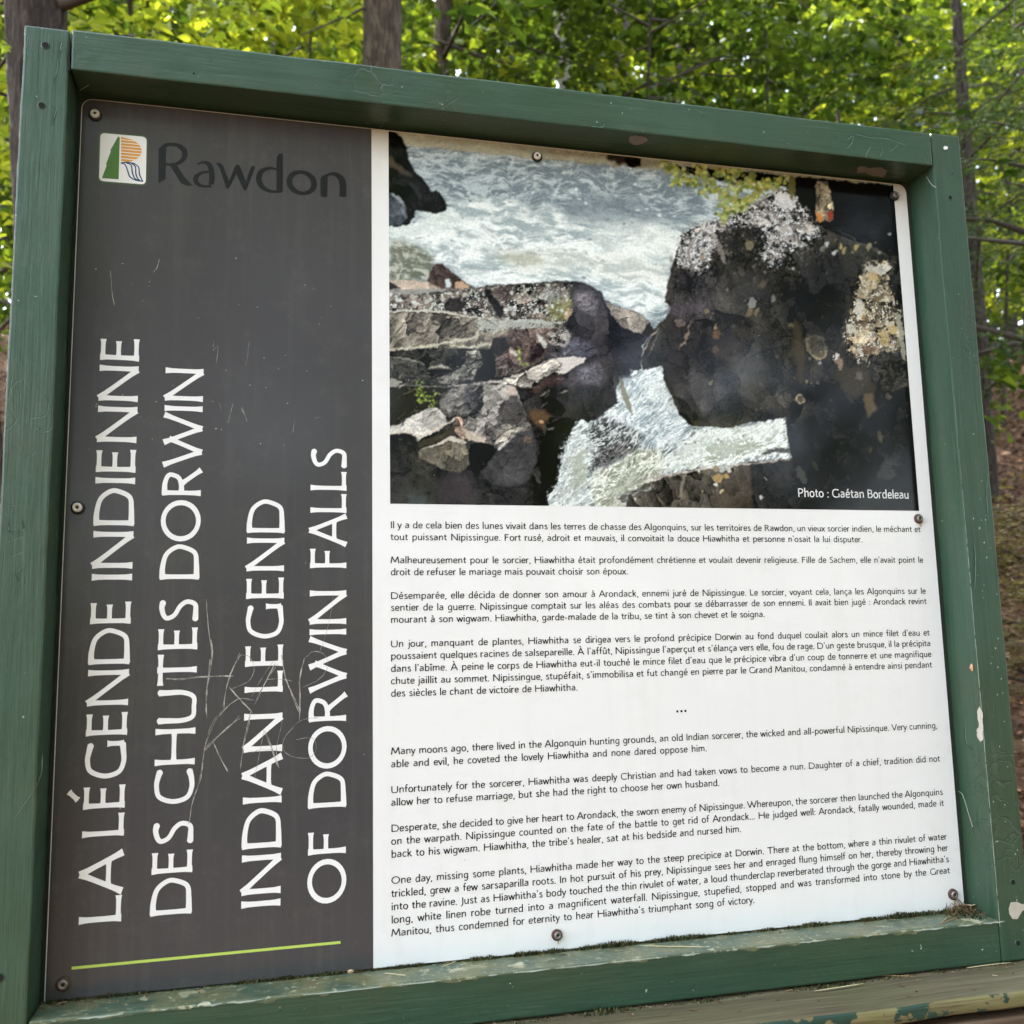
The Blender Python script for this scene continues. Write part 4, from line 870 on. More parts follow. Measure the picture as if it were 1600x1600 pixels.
for i, (yb, t, xe, p) in enumerate(BODY):
    x0 = .3905-.0012*(-yb-.5488)/.5
    if xe is None: xe = on_sign(*ENDS[i])[0]
    _, nos = layout(t, space=0.); ns = t.count(' '); tgt = (xe-x0)/BS
    xs = BODY_XS; sp = (tgt/xs-nos)/ns
    lo, hi = .20, .52
    if sp < lo: sp = lo; xs = tgt/(nos+ns*sp)
    if sp > hi: sp = hi; xs = tgt/(nos+ns*sp)
    paras.setdefault(p, []).append((t, x0, yb, BS, xs, sp, 0))
PL = ['French opening paragraph about the old sorcerer', 'French paragraph beginning Malheureusement', 'French paragraph beginning Désemparée', 'French paragraph beginning Un jour', 'English opening paragraph beginning Many moons ago', 'English paragraph beginning Unfortunately', 'English paragraph beginning Desperate', 'English closing paragraph beginning One day']
for p, ls in paras.items():
    tag(link('paragraph_lettering', text_mesh('paragraph_lettering', ls, .138, .12, ZT), panel, M['black_ink']), PL[p], None, None, 'stuff')
for X, Y in ((1058.2, 1111.6), (1064.6, 1111.2), (1070.8, 1110.8)):
    x, y = on_sign(X, Y); link('ellipsis_dot', mesh('ellipsis_dot', [wd(x+.0017*math.cos(q*.6283), y+.0017*math.sin(q*.6283), ZT) for q in range(10)], [tuple(range(10))]), panel, M['black_ink'])
x0, y0 = on_sign(1247.5, 776.5); x1, _ = on_sign(1419.5, 778)
t = 'Photo : Gaétan Bordeleau'; _, tot = layout(t, space=.34)
link('photo_credit_lettering', text_mesh('photo_credit_lettering', [(t, x0, y0, .0128, (x1-x0)/(tot*.0128), .34, 0)], .12, .12, ZT), panel, M['white_ink'])['kind'] = 'stuff'

# emblem and town name, traced as flat print on the sheet -----------
def flat(name, polys, mat, z=ZT, parent=None, f=None):
    V, F = union([[on_sign(*(f(*q) if f else q)) for q in P] for P in polys])
    return link(name, mesh(name, [wd(x, y, z) for x, y in V], F), parent or panel, mat)
e4 = lambda X, Y: (X/4, 100+Y/4)
def rrect(c, r=18, n=6):        # rounded quadrilateral, corners in order
    out = []
    for i in range(4):
        p = Vector(c[i]); a = (Vector(c[i-1])-p).normalized(); b = (Vector(c[(i+1) % 4])-p).normalized()
        for k in range(n+1):
            t = k/n; q = p+a*r*(1-t)**2+b*r*t**2; out.append(tuple(q))
    return out
emb = flat('emblem', [rrect([(618, 421), (925, 449), (919, 764), (609, 740)], 34)], M['outline_ink'], .00018, None, e4)
emb['label'] = 'rounded square emblem with a tree, an orange sun and blue waves'
flat('emblem_field', [rrect([(628, 431), (917, 457), (911, 754), (619, 731)], 30)], M['white_ink'], .00026, None, e4)
flat('emblem_tree', [[(739, 452), (749, 460), (742, 722), (637, 714), (667, 634), (662, 628), (693, 546), (689, 541)]], M['leaf_green_ink'], .00034, None, e4)
st = []
for k in range(8):
    t0 = -1+2*(k+.06)/8; t1 = -1+2*(k+.80)/8; ys = 537
    row = []
    for t in (t0, (t0+t1)/2, t1):
        t = max(-1, min(1, t)); row.append((757+128*math.sqrt(1-t*t)+1, ys+78*t+8*(math.sqrt(1-t*t))))
    st.append([(757, ys-4+78*t0), (757, ys-4+78*t1)]+row[::-1])
flat('emblem_sun', st, M['orange_ink'], .00034, None, e4)
wv = []
for pts in ([(755, 620), (782, 630), (798, 668), (812, 705), (850, 727), (893, 735)], [(790, 619), (820, 634), (828, 680), (842, 714), (872, 731)], [(820, 621), (846, 642), (850, 690), (866, 722), (888, 735)], [(836, 622), (866, 646), (872, 690), (884, 718), (894, 736)], [(755, 618), (800, 616), (845, 624)]):
    wv += ribbon(smooth_pts(pts, 5), lambda t: 9-3*abs(2*t-1))
flat('emblem_waves', wv, M['blue_ink'], .00034, None, e4)
e6 = lambda X, Y: (140+X/3.721, 190+Y/3.721)
def vs(pts, n=6): return ribbon(smooth_pts(pts, n), None)
RW = [[(402, 158), (425, 136), (447, 127), (444, 240), (442, 336), (418, 350), (399, 358)],
      *vs([(436, 140, 24), (470, 133, 20), (515, 140, 24), (550, 170, 33), (550, 210, 30), (515, 243, 20), (470, 250, 15), (445, 248, 14)]),
      [(462, 248), (505, 250), (548, 318), (598, 373), (566, 374), (530, 358), (508, 322)],
      *vs([(626, 248, 9), (660, 237, 15), (692, 248, 26), (708, 285, 32), (711, 335, 32), (706, 366, 30)]),
      *vs([(700, 292, 12), (655, 297, 16), (620, 322, 27), (620, 352, 27), (650, 374, 18), (690, 377, 14), (705, 370, 26)]),
      [(734, 238), (760, 242), (776, 256), (812, 350), (806, 391), (796, 391), (756, 272)], [(806, 391), (797, 380), (845, 262), (858, 248), (870, 268), (820, 372)],
      [(845, 268), (858, 248), (872, 256), (918, 370), (910, 401), (898, 401), (858, 320)], [(898, 394), (912, 400), (964, 262), (950, 256), (938, 264), (900, 368)],
      [(1087, 210), (1100, 188), (1124, 184), (1123, 408), (1108, 415), (1086, 410)],
      *vs([(1098, 282, 12), (1050, 271, 16), (1000, 290, 28), (984, 335, 33), (1002, 378, 28), (1048, 405, 18), (1100, 408, 14)]),
      *ribbon([(1233+(72)*math.cos(t)+3*math.sin(t), 356+62*math.sin(t)+5*math.cos(t), 20+13*abs(math.cos(t))) for t in [6.2832*k/30 for k in range(30)]], None, True),
      [(1341, 334), (1352, 318), (1380, 303), (1384, 330), (1382, 436), (1362, 441), (1342, 434)],
      *vs([(1368, 325, 12), (1400, 305, 16), (1440, 312, 28), (1468, 345, 38), (1473, 400, 40), (1472, 438, 40)])]
flat('town_name_lettering', RW, M['logo_ink'], ZT, None, e6)['label'] = 'near black lettering reading Rawdon'
flat('lime_rule', [[(112, 1510.5), (532, 1470.2), (532, 1474.4), (112, 1515)]], M['lime_ink'])

# scratches: one part of fine grooves
s5 = lambda X, Y: (X/2.6667, 1000+Y/2.6667); s4 = lambda X, Y: (X/2.6667, 500+Y/2.6667)
SCR = [(s5, [(693, 160), (760, 160), (850, 152), (972, 152)], 5), (s5, [(878, 0), (884, 60), (872, 150), (862, 220), (860, 325)], 4), (s5, [(876, 80), (866, 200), (858, 300)], 5),
       (s5, [(1004, 58), (965, 130), (945, 200), (930, 280)], 4), (s5, [(1004, 60), (1040, 70), (1062, 120), (1035, 170), (965, 200)], 3), (s5, [(955, 195), (1000, 250), (1052, 302)], 5),
       (s5, [(1150, 95), (1105, 180), (1062, 268)], 5), (s5, [(1172, 60), (1190, 160), (1222, 240), (1246, 296)], 5), (s5, [(1110, 165), (1160, 162), (1218, 174)], 3), (s5, [(1140, 85), (1098, 150), (1050, 240)], 2.5),
       (s5, [(1268, 75), (1252, 160), (1250, 240), (1246, 330)], 5), (s5, [(1268, 78), (1305, 48), (1352, 60), (1368, 110), (1330, 160), (1262, 200)], 3), (s5, [(1390, -180), (1370, -60), (1330, 50)], 2),
       (s5, [(1058, 250), (990, 250), (910, 310), (878, 370), (850, 460), (835, 570), (800, 680), (785, 765)], 3.5), (s5, [(1002, 322), (940, 370), (880, 430), (855, 458)], 5), (s5, [(890, 430), (915, 490), (952, 552)], 4),
       (s5, [(1045, 300), (1030, 370), (1012, 440), (1004, 540)], 4), (s5, [(1100, 370), (1080, 480), (1060, 580)], 2.5), (s5, [(1100, 372), (1130, 450), (1162, 532)], 4), (s5, [(1042, 470), (1090, 458), (1160, 455)], 2.5), (s5, [(1175, 340), (1150, 460), (1160, 500)], 3),
       (s5, [(1330, 324), (1260, 330), (1210, 370), (1178, 430), (1190, 470), (1230, 490), (1290, 490), (1318, 450), (1300, 410), (1235, 412)], 3), (s4, [(860, 1165), (870, 1280), (884, 1400), (876, 1440)], 3),
       (s4, [(970, 350), (950, 430)], 4), (s4, [(1010, 365), (1028, 425)], 4), (s4, [(915, 350), (925, 380)], 3), (s4, [(1228, 410), (1222, 470)], 3), (s4, [(895, 85), (885, 130), (910, 110), (900, 200)], 1.6), (s4, [(1036, 90), (1034, 150), (1024, 190)], 1.6), (s4, [(1310, 408), (1345, 402)], 2.5),
       (lambda X, Y: (X/4, 100+Y/4), [(1000, 1220), (985, 1270), (955, 1305)], 2.5), (lambda X, Y: (X/4, 100+Y/4), [(690, 1290), (700, 1440), (715, 1510)], 2.5)]
P = []; rr = random.Random(8)
for f, pts, wpx in SCR:
    for rep in range(2 if wpx > 3 else 1):
        q = [(x+rr.uniform(-3, 3)*(rep+1), y+rr.uniform(-3, 3)*(rep+1)) for x, y in pts]; q = smooth_pts(q, 5)
        q = [(x+rr.uniform(-1.2, 1.2), y+rr.uniform(-1.2, 1.2), wpx*rr.uniform(.25, .85)*(.5 if i in (0, len(q)-1) else 1)) for i, (x, y) in enumerate(q)]
        q = [on_sign(*f(x, y))+(w_/2.6667*.00078,) for x, y, w_ in q]
        P += ribbon(q, None)
for k in range(70):             # nicks and droppings on the print
    x, y = on_sign(rr.uniform(130, 1480), rr.uniform(330, 1400)) if k < 26 else on_sign(rr.uniform(150, 570), rr.uniform(400, 700))
    r_ = rr.uniform(.0003, .0009); P += [[(x+r_*math.cos(a)*rr.uniform(.6, 1.6), y+r_*math.sin(a)) for a in (0, 1.2, 2.5, 3.8, 5.1)]]
V, F = union(P); link('scratches', mesh('scratches', [wd(x, y, .00045) for x, y in V], F), panel, M['scratch'])['label'] = 'letters scratched by hand into the charcoal field'; bpy.data.objects['scratches']['kind'] = 'stuff'

# screws with their rubber or rusty washers
def lathe(name, prof, n, c, mat, parent, tilt=(0, 0)):
    V = []; F = []
    for (r, z) in prof:
        for k in range(n):
            a = 6.2832*k/n; V.append(wd(c[0]+r*math.cos(a)+tilt[0]*z, c[1]+r*math.sin(a)+tilt[1]*z, z))
    for i in range(len(prof)-1):
        for k in range(n): F.append((i*n+k, i*n+(k+1) % n, (i+1)*n+(k+1) % n, (i+1)*n+k))
    V.append(wd(c[0]+tilt[0]*prof[-1][1], c[1]+tilt[1]*prof[-1][1], prof[-1][1])); b = (len(prof)-1)*n
    F += [(b+k, b+(k+1) % n, len(V)-1) for k in range(n)]
    me = mesh(name, V, F); return link(name, me, parent, mat, True)
M['washer_black'] = simple('black rubber washer', (.012, .010, .010), .6)
_m = NT('rusty washer'); _v = _m.geo(); _m.bsdf(_m.mix(_m.noise(_v, 400., 3), (.10, .035, .022), (.045, .022, .018)), .65, _m.bump(_m.noise(_v, 500., 3), .3, .0006)); M['washer_rust'] = _m.m
_m = NT('dull zinc screw'); _v = _m.geo(); _m.bsdf(_m.mix(_m.noise(_v, 500., 3), (.35, .33, .30), (.16, .13, .11)), .42, _m.bump(_m.noise(_v, 600., 3), .3, .0005), .5, .8); M['zinc'] = _m.m
M['screw_white'] = simple('white painted screw head', (.66, .64, .58), .45)
M['socket'] = simple('dark screw socket', (.015, .013, .012), .8)
SCREWS = [(148, 178, 'w', .0080, 'white headed screw in the upper left corner of the panel'), (840, 244, 'w', .0076, 'white headed screw on the top edge of the river photograph'), (1399, 305, 'z', .0074, 'dark screw in the upper right corner of the white margin'),
          (121, 793, 'w', .0080, 'pale screw halfway down the left edge'), (1437, 810, 'r', .0070, 'rusty screw at the lower right corner of the photograph'), (98, 1539, 'r', .0080, 'rusty screw in the lower left corner'),
          (871, 1462, 'r', .0070, 'rusty screw at the bottom of the white area'), (1491, 1398, 'r', .0075, 'rusty screw in the lower right corner')]
for i, (px_, py_, k, rw, lab) in enumerate(SCREWS):
    c = on_sign(px_, py_, .004); rn = random.Random(i)
    wsh = {'w': 'washer_black', 'z': 'washer_black', 'r': 'washer_rust'}[k]; hd = {'w': 'screw_white', 'z': 'zinc', 'r': 'zinc'}[k]
    t = (rn.uniform(-.1, .1), rn.uniform(-.1, .1))
    s = lathe('screw', [(rw*.68, .0028), (rw*.70, .0050), (rw*.64, .0062), (rw*.54, .0067), (rw*.30, .0067), (rw*.26, .0058)], 20, c, M[hd], sign, t); s['label'] = lab
    lathe('washer', [(rw, .0001), (rw*1.02, .0018), (rw*.95, .0030), (rw*.78, .0036), (rw*.6, .0034)], 24, c, M[wsh], s, t)
    V = [wd(c[0]+dx*rw*.2+t[0]*.006, c[1]+dy*rw*.2+t[1]*.006, .0060) for dx, dy in ((-1, -1), (1, -1), (1, 1), (-1, 1))]
    a = rn.uniform(0, 1.5); cc = sum(V, Vector())/4; V = [cc+Matrix.Rotation(a, 3, 'Y') @ (v-cc) for v in V]
    link('screw_socket', mesh('screw_socket', V, [(0, 1, 2, 3)]), s, M['socket'])
# rust bleeding below the screws
_m = NT('rust stain'); _v = _m.geo(); _m.bsdf(_m.mix(_m.noise(_v, 300., 4), (.42, .30, .14), (.62, .55, .40)), .5); M['rust_stain'] = _m.m
for (X, Y, w_, h_) in ((1438, 820, 6, 6), (1491, 1408, 5, 9), (872, 1473, 2, 6)):
    flat('rust_stain', [[(X-w_/2, Y-h_*.6), (X+w_/2, Y-h_*.7), (X+w_*.35, Y+h_*.2), (X+w_*.1, Y+h_*.7), (X-w_*.25, Y+h_*.3)]], M['rust_stain'], .0004)

M['edge_chip'] = simple('pale worn paint edge', (.36, .42, .36), .6)
# holes, dents, bare patches and cracks on the frame ----------------
def decal(name, polys, mat, par, z=FD+.0012, f=None):
    V, F = union([[on_sign(*((f(*q) if f else q)), z) for q in P_] for P_ in polys])
    return link(name, mesh(name, [wd(x, y, z) for x, y in V], F), par, mat)
def blob(cx, cy, rx, ry, n=9, j=.2, seed=0):
    r_ = random.Random(seed+int(cx*7+cy)); return [(cx+rx*math.cos(6.2832*k/n)*r_.uniform(1-j, 1+j), cy+ry*math.sin(6.2832*k/n)*r_.uniform(1-j, 1+j)) for k in range(n)]
for (X, Y, r_, par) in ((71, 71, 5, left_b), (65, 165, 4.6, left_b), (-1, 1527, 5.5, left_b), (1484, 309, 3.2, right_b), (1582, 1378, 3.4, right_b), (1590, 1473, 3.6, right_b), (1487, 272, 1.2, right_b), (303, 115, 1.4, top_b)):
    c = on_sign(X, Y, FD); k = .00078 if X < 400 else .00095
    rim = lathe('hole_rim', [(r_*k*1.35, FD+.0002), (r_*k*1.1, FD+.0012), (r_*k, FD+.0011)], 16, c, M['paint_v'], par)
    V = [wd(c[0]+r_*k*math.cos(6.2832*q/14), c[1]+r_*k*math.sin(6.2832*q/14), FD+.0013) for q in range(14)]
    link('screw_hole', mesh('screw_hole', V, [tuple(range(14))]), par, M['hole'])
decal('bare_patch', [blob(1477.5, 231, 3.6, 3.0, 9, .1)], M['white_ink'], right_b)
decal('bare_patch', [[(q[0], q[1]) for q in ([(1579, 1410), (1589, 1409), (1597, 1413), (1606, 1410), (1606, 1418), (1597, 1424), (1590, 1436), (1582, 1436), (1577, 1428), (1576, 1420)])]], M['primer'], right_b)
# right upright, inner face (seen from the left): patch plane x = 1.2098
def on_face(px_, py_, axis, val):
    v = ray(px_, py_); s = (val-CAM[axis])/v[axis]; return CAM+s*v
def jag(poly, amt, n=5):
    r_ = random.Random(int(poly[0][0])); out = []
    for i, p in enumerate(poly):
        q = poly[(i+1) % len(poly)]
        for k in range(n): out.append((p[0]+(q[0]-p[0])*k/n+r_.uniform(-amt, amt), p[1]+(q[1]-p[1])*k/n+r_.uniform(-amt, amt)))
    return out
def face_decal(name, poly, axis, val, mat, par):
    poly = jag(poly, .9 if axis == 1 else .7, 4)
    V = [wd(*on_face(x, y, axis, val)) for x, y in poly]; return link(name, mesh(name, V, [tuple(range(len(V)))]), par, mat)
def clampz(poly): return poly
face_decal('bare_patch', [(1526.5, 1112), (1531, 1103), (1535, 1113), (1536, 1140), (1536, 1156), (1531, 1160), (1527, 1150), (1526, 1140), (1530, 1135)], 0, 1.2090, M['primer'], right_b)
face_decal('bare_patch', [(984, 213), (992, 211), (1006, 213), (1013, 217), (1009, 222), (1000, 226), (990, 227), (982, 222)], 1, .0040, M['dull_primer'], top_b)
face_decal('bare_patch', [(1339, 264), (1344, 259), (1358, 263), (1376, 261), (1387, 267), (1380, 277), (1362, 275), (1352, 270), (1338, 271)], 1, .0040, M['dull_primer'], top_b)
def cracks(name, lines_, par, f, scale=.00078, z=FD+.0011):
    for mat, off in ((M['crack_highlight'], (.7, .9)), (M['crack'], (0, 0))):
        P = []
        for pts, w_ in lines_:
            q = smooth_pts([(x+rr.uniform(-.4, .4)+off[0], y+rr.uniform(-.4, .4)+off[1]) for x, y in [f(*p) for p in pts]], 4)
            q = [on_sign(x, y, z)+(w_*scale*rr.uniform(.5, 1.1)*(.3 if i in (0, len(q)-1) else 1)*(.6 if mat is not M['crack'] else 1),) for i, (x, y) in enumerate(q)]
            P += ribbon(q, None)
        V, F = union(P); link(name, mesh(name, [wd(x, y, z+(.0001 if mat is M['crack'] else 0)) for x, y in V], F), par, mat)['kind'] = 'stuff'
c1 = lambda X, Y: (20+X/10, 30+Y/10)
cracks('paint_crack', [([(990, 440), (970, 500), (940, 560), (925, 610)], 1.2), ([(1000, 430), (1060, 395)], 1.1), ([(1380, 390), (1430, 340)], 1), ([(1270, 515), (1330, 530)], 1.), ([(980, 640), (1000, 700)], .8)], top_b, c1)
cracks('paint_crack', [([(760, 350), (735, 440), (730, 520), (700, 640), (690, 760), (655, 900), (620, 1010)], 1.2), ([(720, 910), (712, 1130)], .9), ([(680, 1370), (655, 1460), (625, 1560), (615, 1700)], 1.4), ([(710, 1390), (690, 1500)], .9), ([(600, 1180), (610, 1290), (640, 1430)], .8), ([(325, 410), (300, 480)], .9), ([(360, 280), (440, 310)], 1.), ([(230, 270), (215, 390), (225, 560)], .8), ([(840, 410), (770, 440), (760, 480)], .8)], left_b, c1)
c2 = lambda X, Y: (1000+X/3.556, 200+Y/3.556)
cracks('paint_crack', [([(1150, 60), (1180, 40), (1175, 80), (1150, 110)], 1.3), ([(1200, 30), (1280, 50), (1370, 55), (1480, 95)], 1.3), ([(1280, 95), (1255, 140), (1250, 160)], 1.3), ([(1330, 80), (1345, 120), (1330, 160)], 1.), ([(1380, 130), (1420, 100), (1425, 85)], 1.), ([(780, 50), (800, 75), (830, 85)], .8)], top_b, c2)
c3 = lambda X, Y: (800+X/2, Y/2)
cracks('paint_crack', [([(245, 392), (280, 395), (283, 385)], 1.6), ([(1250, 330), (1290, 335), (1340, 340)], .8), ([(560, 330), (590, 350), (600, 370)], .7)], top_b, c3)
c6 = lambda X, Y: (X/10, 560+Y/10)
cracks('paint_crack', [([(690, 560), (740, 650), (745, 780), (705, 890), (480, 930)], .9), ([(550, 1110), (590, 1080), (640, 1120)], 1.), ([(640, 1145), (770, 1120), (830, 1000)], .9), ([(740, 1230), (710, 1330)], .9), ([(500, 1500), (540, 1450)], 1.3), ([(370, 1450), (360, 1500)], .9), ([(200, 260), (160, 420), (170, 560)], 1.)], left_b, c6)
cracks('paint_crack', [([(10, 290), (30, 288)], 1.6), ([(14, 315), (14, 330), (36, 328), (34, 310)], 1.5), ([(12, 345), (36, 338)], 1.6), ([(16, 370), (34, 362)], 1.4), ([(34, 385), (24, 395), (30, 410)], 1.2), ([(5, 500), (10, 550)], 1.2), ([(32, 690), (50, 720)], 1.), ([(20, 780), (60, 720), (66, 680)], .8)], left_b, lambda X, Y: (X, 500+Y), .00072)
cracks('paint_crack', [([(100, 0), (98, 60), (104, 120)], 1.), ([(60, 180), (63, 230), (60, 300)], 1.1), ([(85, 560), (80, 640)], .9), ([(30, 640), (34, 700), (60, 720)], 1.)], right_b, lambda X, Y: (1492+X*.5, 740+Y*.6), .0009)
# carved letters and scuffs on the ledge of the lower rail
led = []
for pts in ([(552, 1520), (560, 1532), (552, 1528), (580, 1526), (572, 1520), (586, 1530)], [(700, 1505), (708, 1516), (740, 1508), (720, 1498), (705, 1502)], [(770, 1500), (790, 1508), (830, 1498), (800, 1488), (775, 1492)], [(950, 1472), (960, 1482), (990, 1468)], [(955, 1478), (985, 1482)],
            [(1045, 1462), (1055, 1474), (1075, 1470)], [(1050, 1468), (1070, 1464)], [(1045, 1461), (1065, 1458)], [(1090, 1468), (1096, 1456), (1120, 1462), (1128, 1450)], [(1150, 1462), (1158, 1450), (1185, 1456), (1192, 1444)], [(1215, 1446), (1232, 1452), (1262, 1440)], [(1232, 1452), (1225, 1462)], [(1300, 1438), (1320, 1444), (1360, 1432)], [(1320, 1444), (1310, 1454)]):
    q = [on_face(X/2.6667, 1000+Y_, 1, -1.0876) for X, Y_ in [(x, (y-1000)*1) for x, y in pts]]
    q = [(p[0], p[2], .0007*rr.uniform(.5, 1.2)) for p in q]; led += ribbon(q, None)
V, F = union([p for p in led])
link('carved_letters', mesh('carved_letters', [wd(x, -1.0876, z) for x, z in V], F), sign, simple('scraped pale wood', (.30, .31, .20), .9))['label'] = 'faint letters scratched into the ledge'
ch = []
x = .02
while x < 1.2:
    L = rr.uniform(.002, .03) if rr.random() < .6 else rr.uniform(.03, .09); h = rr.uniform(.0006, .0022); n_ = 8
    up = [(x+L*k/n_, -1.0893+rr.uniform(0, .0004)) for k in range(n_+1)]; dn = [(x+L*k/n_, -1.0896-h*math.sin(math.pi*(k+.3)/(n_+.6))*rr.uniform(.3, 1.2)) for k in range(n_+1)]
    ch.append(dn+up[::-1]); x += L+rr.uniform(.002, .05)
V, F = union(ch); tag(link('edge_chips', mesh('edge_chips', [wd(a, b, FD+.0012) for a, b in V], F), bot_b, M['edge_chip']), 'pale chips along the worn front edge of the ledge', None, None, 'stuff')
# worn bright arris along the inner edge of the right upright, spatter, stray threads
P = []; y = -.30
while y > -1.085:
    L = rr.uniform(.01, .07); k = min(1, (-y-.25)/.5); P += ribbon([(1.2103+rr.uniform(-.0002, .0003), y-L*q/6, .0011*k*rr.uniform(.4, 1.1)) for q in range(7)], None); y -= L+rr.uniform(0, .02)*(1.3-k)
V, F = union(P); tag(link('worn_edge', mesh('worn_edge', [wd(a, b, FD+.0010) for a, b in V], F), right_b, M['edge_chip']), 'pale worn inner edge of the right upright', None, None, 'stuff')
P = []
for k in range(46):
    X, Y = (rr.uniform(1505, 1530)+(Y_-750)*.11, Y_) if (Y_ := rr.uniform(745, 1440)) else 0
    r1 = rr.uniform(.0004, .0013); x, y = on_sign(X+rr.uniform(0, 22), Y, FD)
    if 1.213 < x < 1.256: P.append([(x+r1*math.cos(a)*rr.uniform(.5, 1.2), y+r1*1.5*math.sin(a)*rr.uniform(.5, 1.2)) for a in (0, 1.2, 2.5, 3.8, 5.1)])
V, F = union(P); tag(link('paint_spatter', mesh('paint_spatter', [wd(a, b, FD+.0012) for a, b in V], F), right_b, M['edge_chip']), 'pale spatter on the right upright', None, None, 'stuff')
for pts, ax, val in (([(1448, 276), (1453, 285), (1459, 291), (1463, 293)], 0, 1.2085), ([(1497, 1236), (1503, 1240), (1507, 1250), (1513, 1270), (1520, 1292)], 0, 1.2060), ([(124, 142), (132, 137), (139, 133)], 1, .0030)):
    W_ = [wd(*on_face(x, y, ax, val)) for x, y in pts]; W_ = [Vector(q) for q in smooth_pts([tuple(w) for w in W_], 4)]
    V = []; F = []
    for i, w in enumerate(W_):
        r1 = .00035; V += [w+Vector((r1, 0, 0)), w+Vector((-r1*.5, r1, .0)), w+Vector((-r1*.5, -r1*.3, r1))]
    for i in range(len(W_)-1):
        for j in range(3): F.append((3*i+j, 3*i+(j+1) % 3, 3*i+3+(j+1) % 3, 3*i+3+j))
    tag(link('grass_thread', mesh('grass_thread', V, F), None, M['thread']), {1448: 'pale thread caught at the upper inner corner of the right upright', 1497: 'thin dry grass thread leaning out low beside the panel at the right', 124: 'fine thread under the upper left corner of the frame'}[pts[0][0]], 'thread', 'threads caught on the frame')
# dark seam where the upper rail meets the left upright
decal('seam', [[(108.4, 52), (109.8, 53), (109, 82), (109.2, 110), (105.5, 111), (105, 92), (107, 75), (108, 60)]], M['hole'], left_b, FD+.0014)

# ------------------------------------------------------------------ timbers below the sign
def plank(name, x0, x1, y0, y1, z0, z1, mat, label, n=90, bev=.006, wob=.002):
    bm = box_bm(x0, x1, y0, y1, z0, z1)
    for k in range(1, n): bmesh.ops.bisect_plane(bm, geom=bm.verts[:]+bm.edges[:]+bm.faces[:], plane_co=Vector((x0+(x1-x0)*k/n, 0, 0)), plane_no=Vector((1, 0, 0)))
    sh = [e_ for e_ in bm.edges if len(e_.link_faces) == 2 and e_.link_faces[0].normal.angle(e_.link_faces[1].normal, 0) > 1.]
    bmesh.ops.bevel(bm, geom=sh, offset=bev, segments=3, profile=.5, affect='EDGES')
    for v in bm.verts: v.co.y += wob*.5*math.sin(v.co.x*9+v.co.z*20)+wob*.3*math.sin(v.co.x*31); v.co.z += wob*math.sin(v.co.x*7)+.4*wob*math.sin(v.co.x*43+v.co.y*30)
    me = bpy.data.meshes.new(name)
    for v in bm.verts: v.co = wd(*v.co)
    bmesh.ops.recalc_face_normals(bm, faces=bm.faces[:]); bm.to_mesh(me); bm.free()
    o = link(name, me, None, mat); return tag(o, label, 'timber')
beam = plank('timber_beam', -.45, 1.65, -1.1658, -1.1455, -.10, .143, M['timber'], 'weathered grey beam with peeling green paint that the notice board stands on')
beam.data.materials.append(M['timber_peel'])
for p_ in beam.data.polygons:
    if p_.normal.y < -.45 and p_.center.y < -.13: p_.material_index = 1
plank('timber_plank', -.45, 1.65, -1.330, -1.1745, .060, .150, M['brown_plank'], 'brown stained grooved plank fixed below the grey beam')
for k, x in enumerate((-.035, 1.235)):
    bm = box_bm(x-.045, x+.045, -2.2, -1.1670, -.09, .005, .004)
    me = bpy.data.meshes.new('support_post')
    for v in bm.verts: v.co = wd(*v.co)
    bmesh.ops.recalc_face_normals(bm, faces=bm.faces[:]); bm.to_mesh(me); bm.free()
    tag(link('support_post', me, None, M['timber']), ['square timber post under the left end of the notice board', 'square timber post under the right end of the notice board'][k], 'post', 'posts that carry the notice board')

# ------------------------------------------------------------------ moss, grit and needles along the joints
def tufts(name, spots, hmin, hmax, wmin, wmax, mat, label, spread=.0015, lean=.5, seed=1):
    r_ = random.Random(seed); V = []; F = []; T = []
    for (x, y, z, d) in spots:
        h = r_.uniform(hmin, hmax)*d; w_ = r_.uniform(wmin, wmax); a = r_.uniform(0, 6.28); dx, dz = math.cos(a)*w_, math.sin(a)*w_
        tx, tz = r_.uniform(-lean, lean)*h, r_.uniform(-.2, lean)*h; b = len(V)
        V += [wd(x-dx, y, z-dz), wd(x+dx, y, z+dz), wd(x+tx+dx*.5, y+h, z+tz+dz*.5), wd(x+tx-dx*.5, y+h*.95, z+tz-dz*.5)]; F.append((b, b+1, b+2, b+3)); T += [r_.random()]*4
    me = np_mesh(name, V, F, np.repeat(np.array(T)[:, None], 3, 1)); o = link(name, me, None, mat); tag(o, label, 'moss' if 'moss' in name else 'debris', None, 'stuff'); return o
def tone_mat(name, stops, rough=.9, trans=0.):
    m = NT(name); c = m.ramp(m.attr('tone'), stops)
    p = m.bsdf(c, rough, None, .2)
    if trans:
        tr = m.n('ShaderNodeBsdfTranslucent'); m.t.links.new(c, tr.inputs[0]); mx = m.n('ShaderNodeMixShader'); mx.inputs[0].default_value = trans
        m.t.links.new(p.outputs[0], mx.inputs[1]); m.t.links.new(tr.outputs[0], mx.inputs[2]); m.t.links.new(mx.outputs[0], m.out.inputs[0])
    return m.m
M['moss'] = tone_mat('moss and black grit', [(0., (.018, .018, .008)), (.55, (.05, .055, .02)), (.85, (.10, .10, .035)), (1., (.2, .17, .09))])
M['litter'] = tone_mat('dry needle litter', [(0., (.06, .03, .015)), (.5, (.16, .085, .045)), (.8, (.30, .18, .09)), (1., (.5, .40, .25))])
r_ = random.Random(12); sp = []
nz_ = Noise(21)
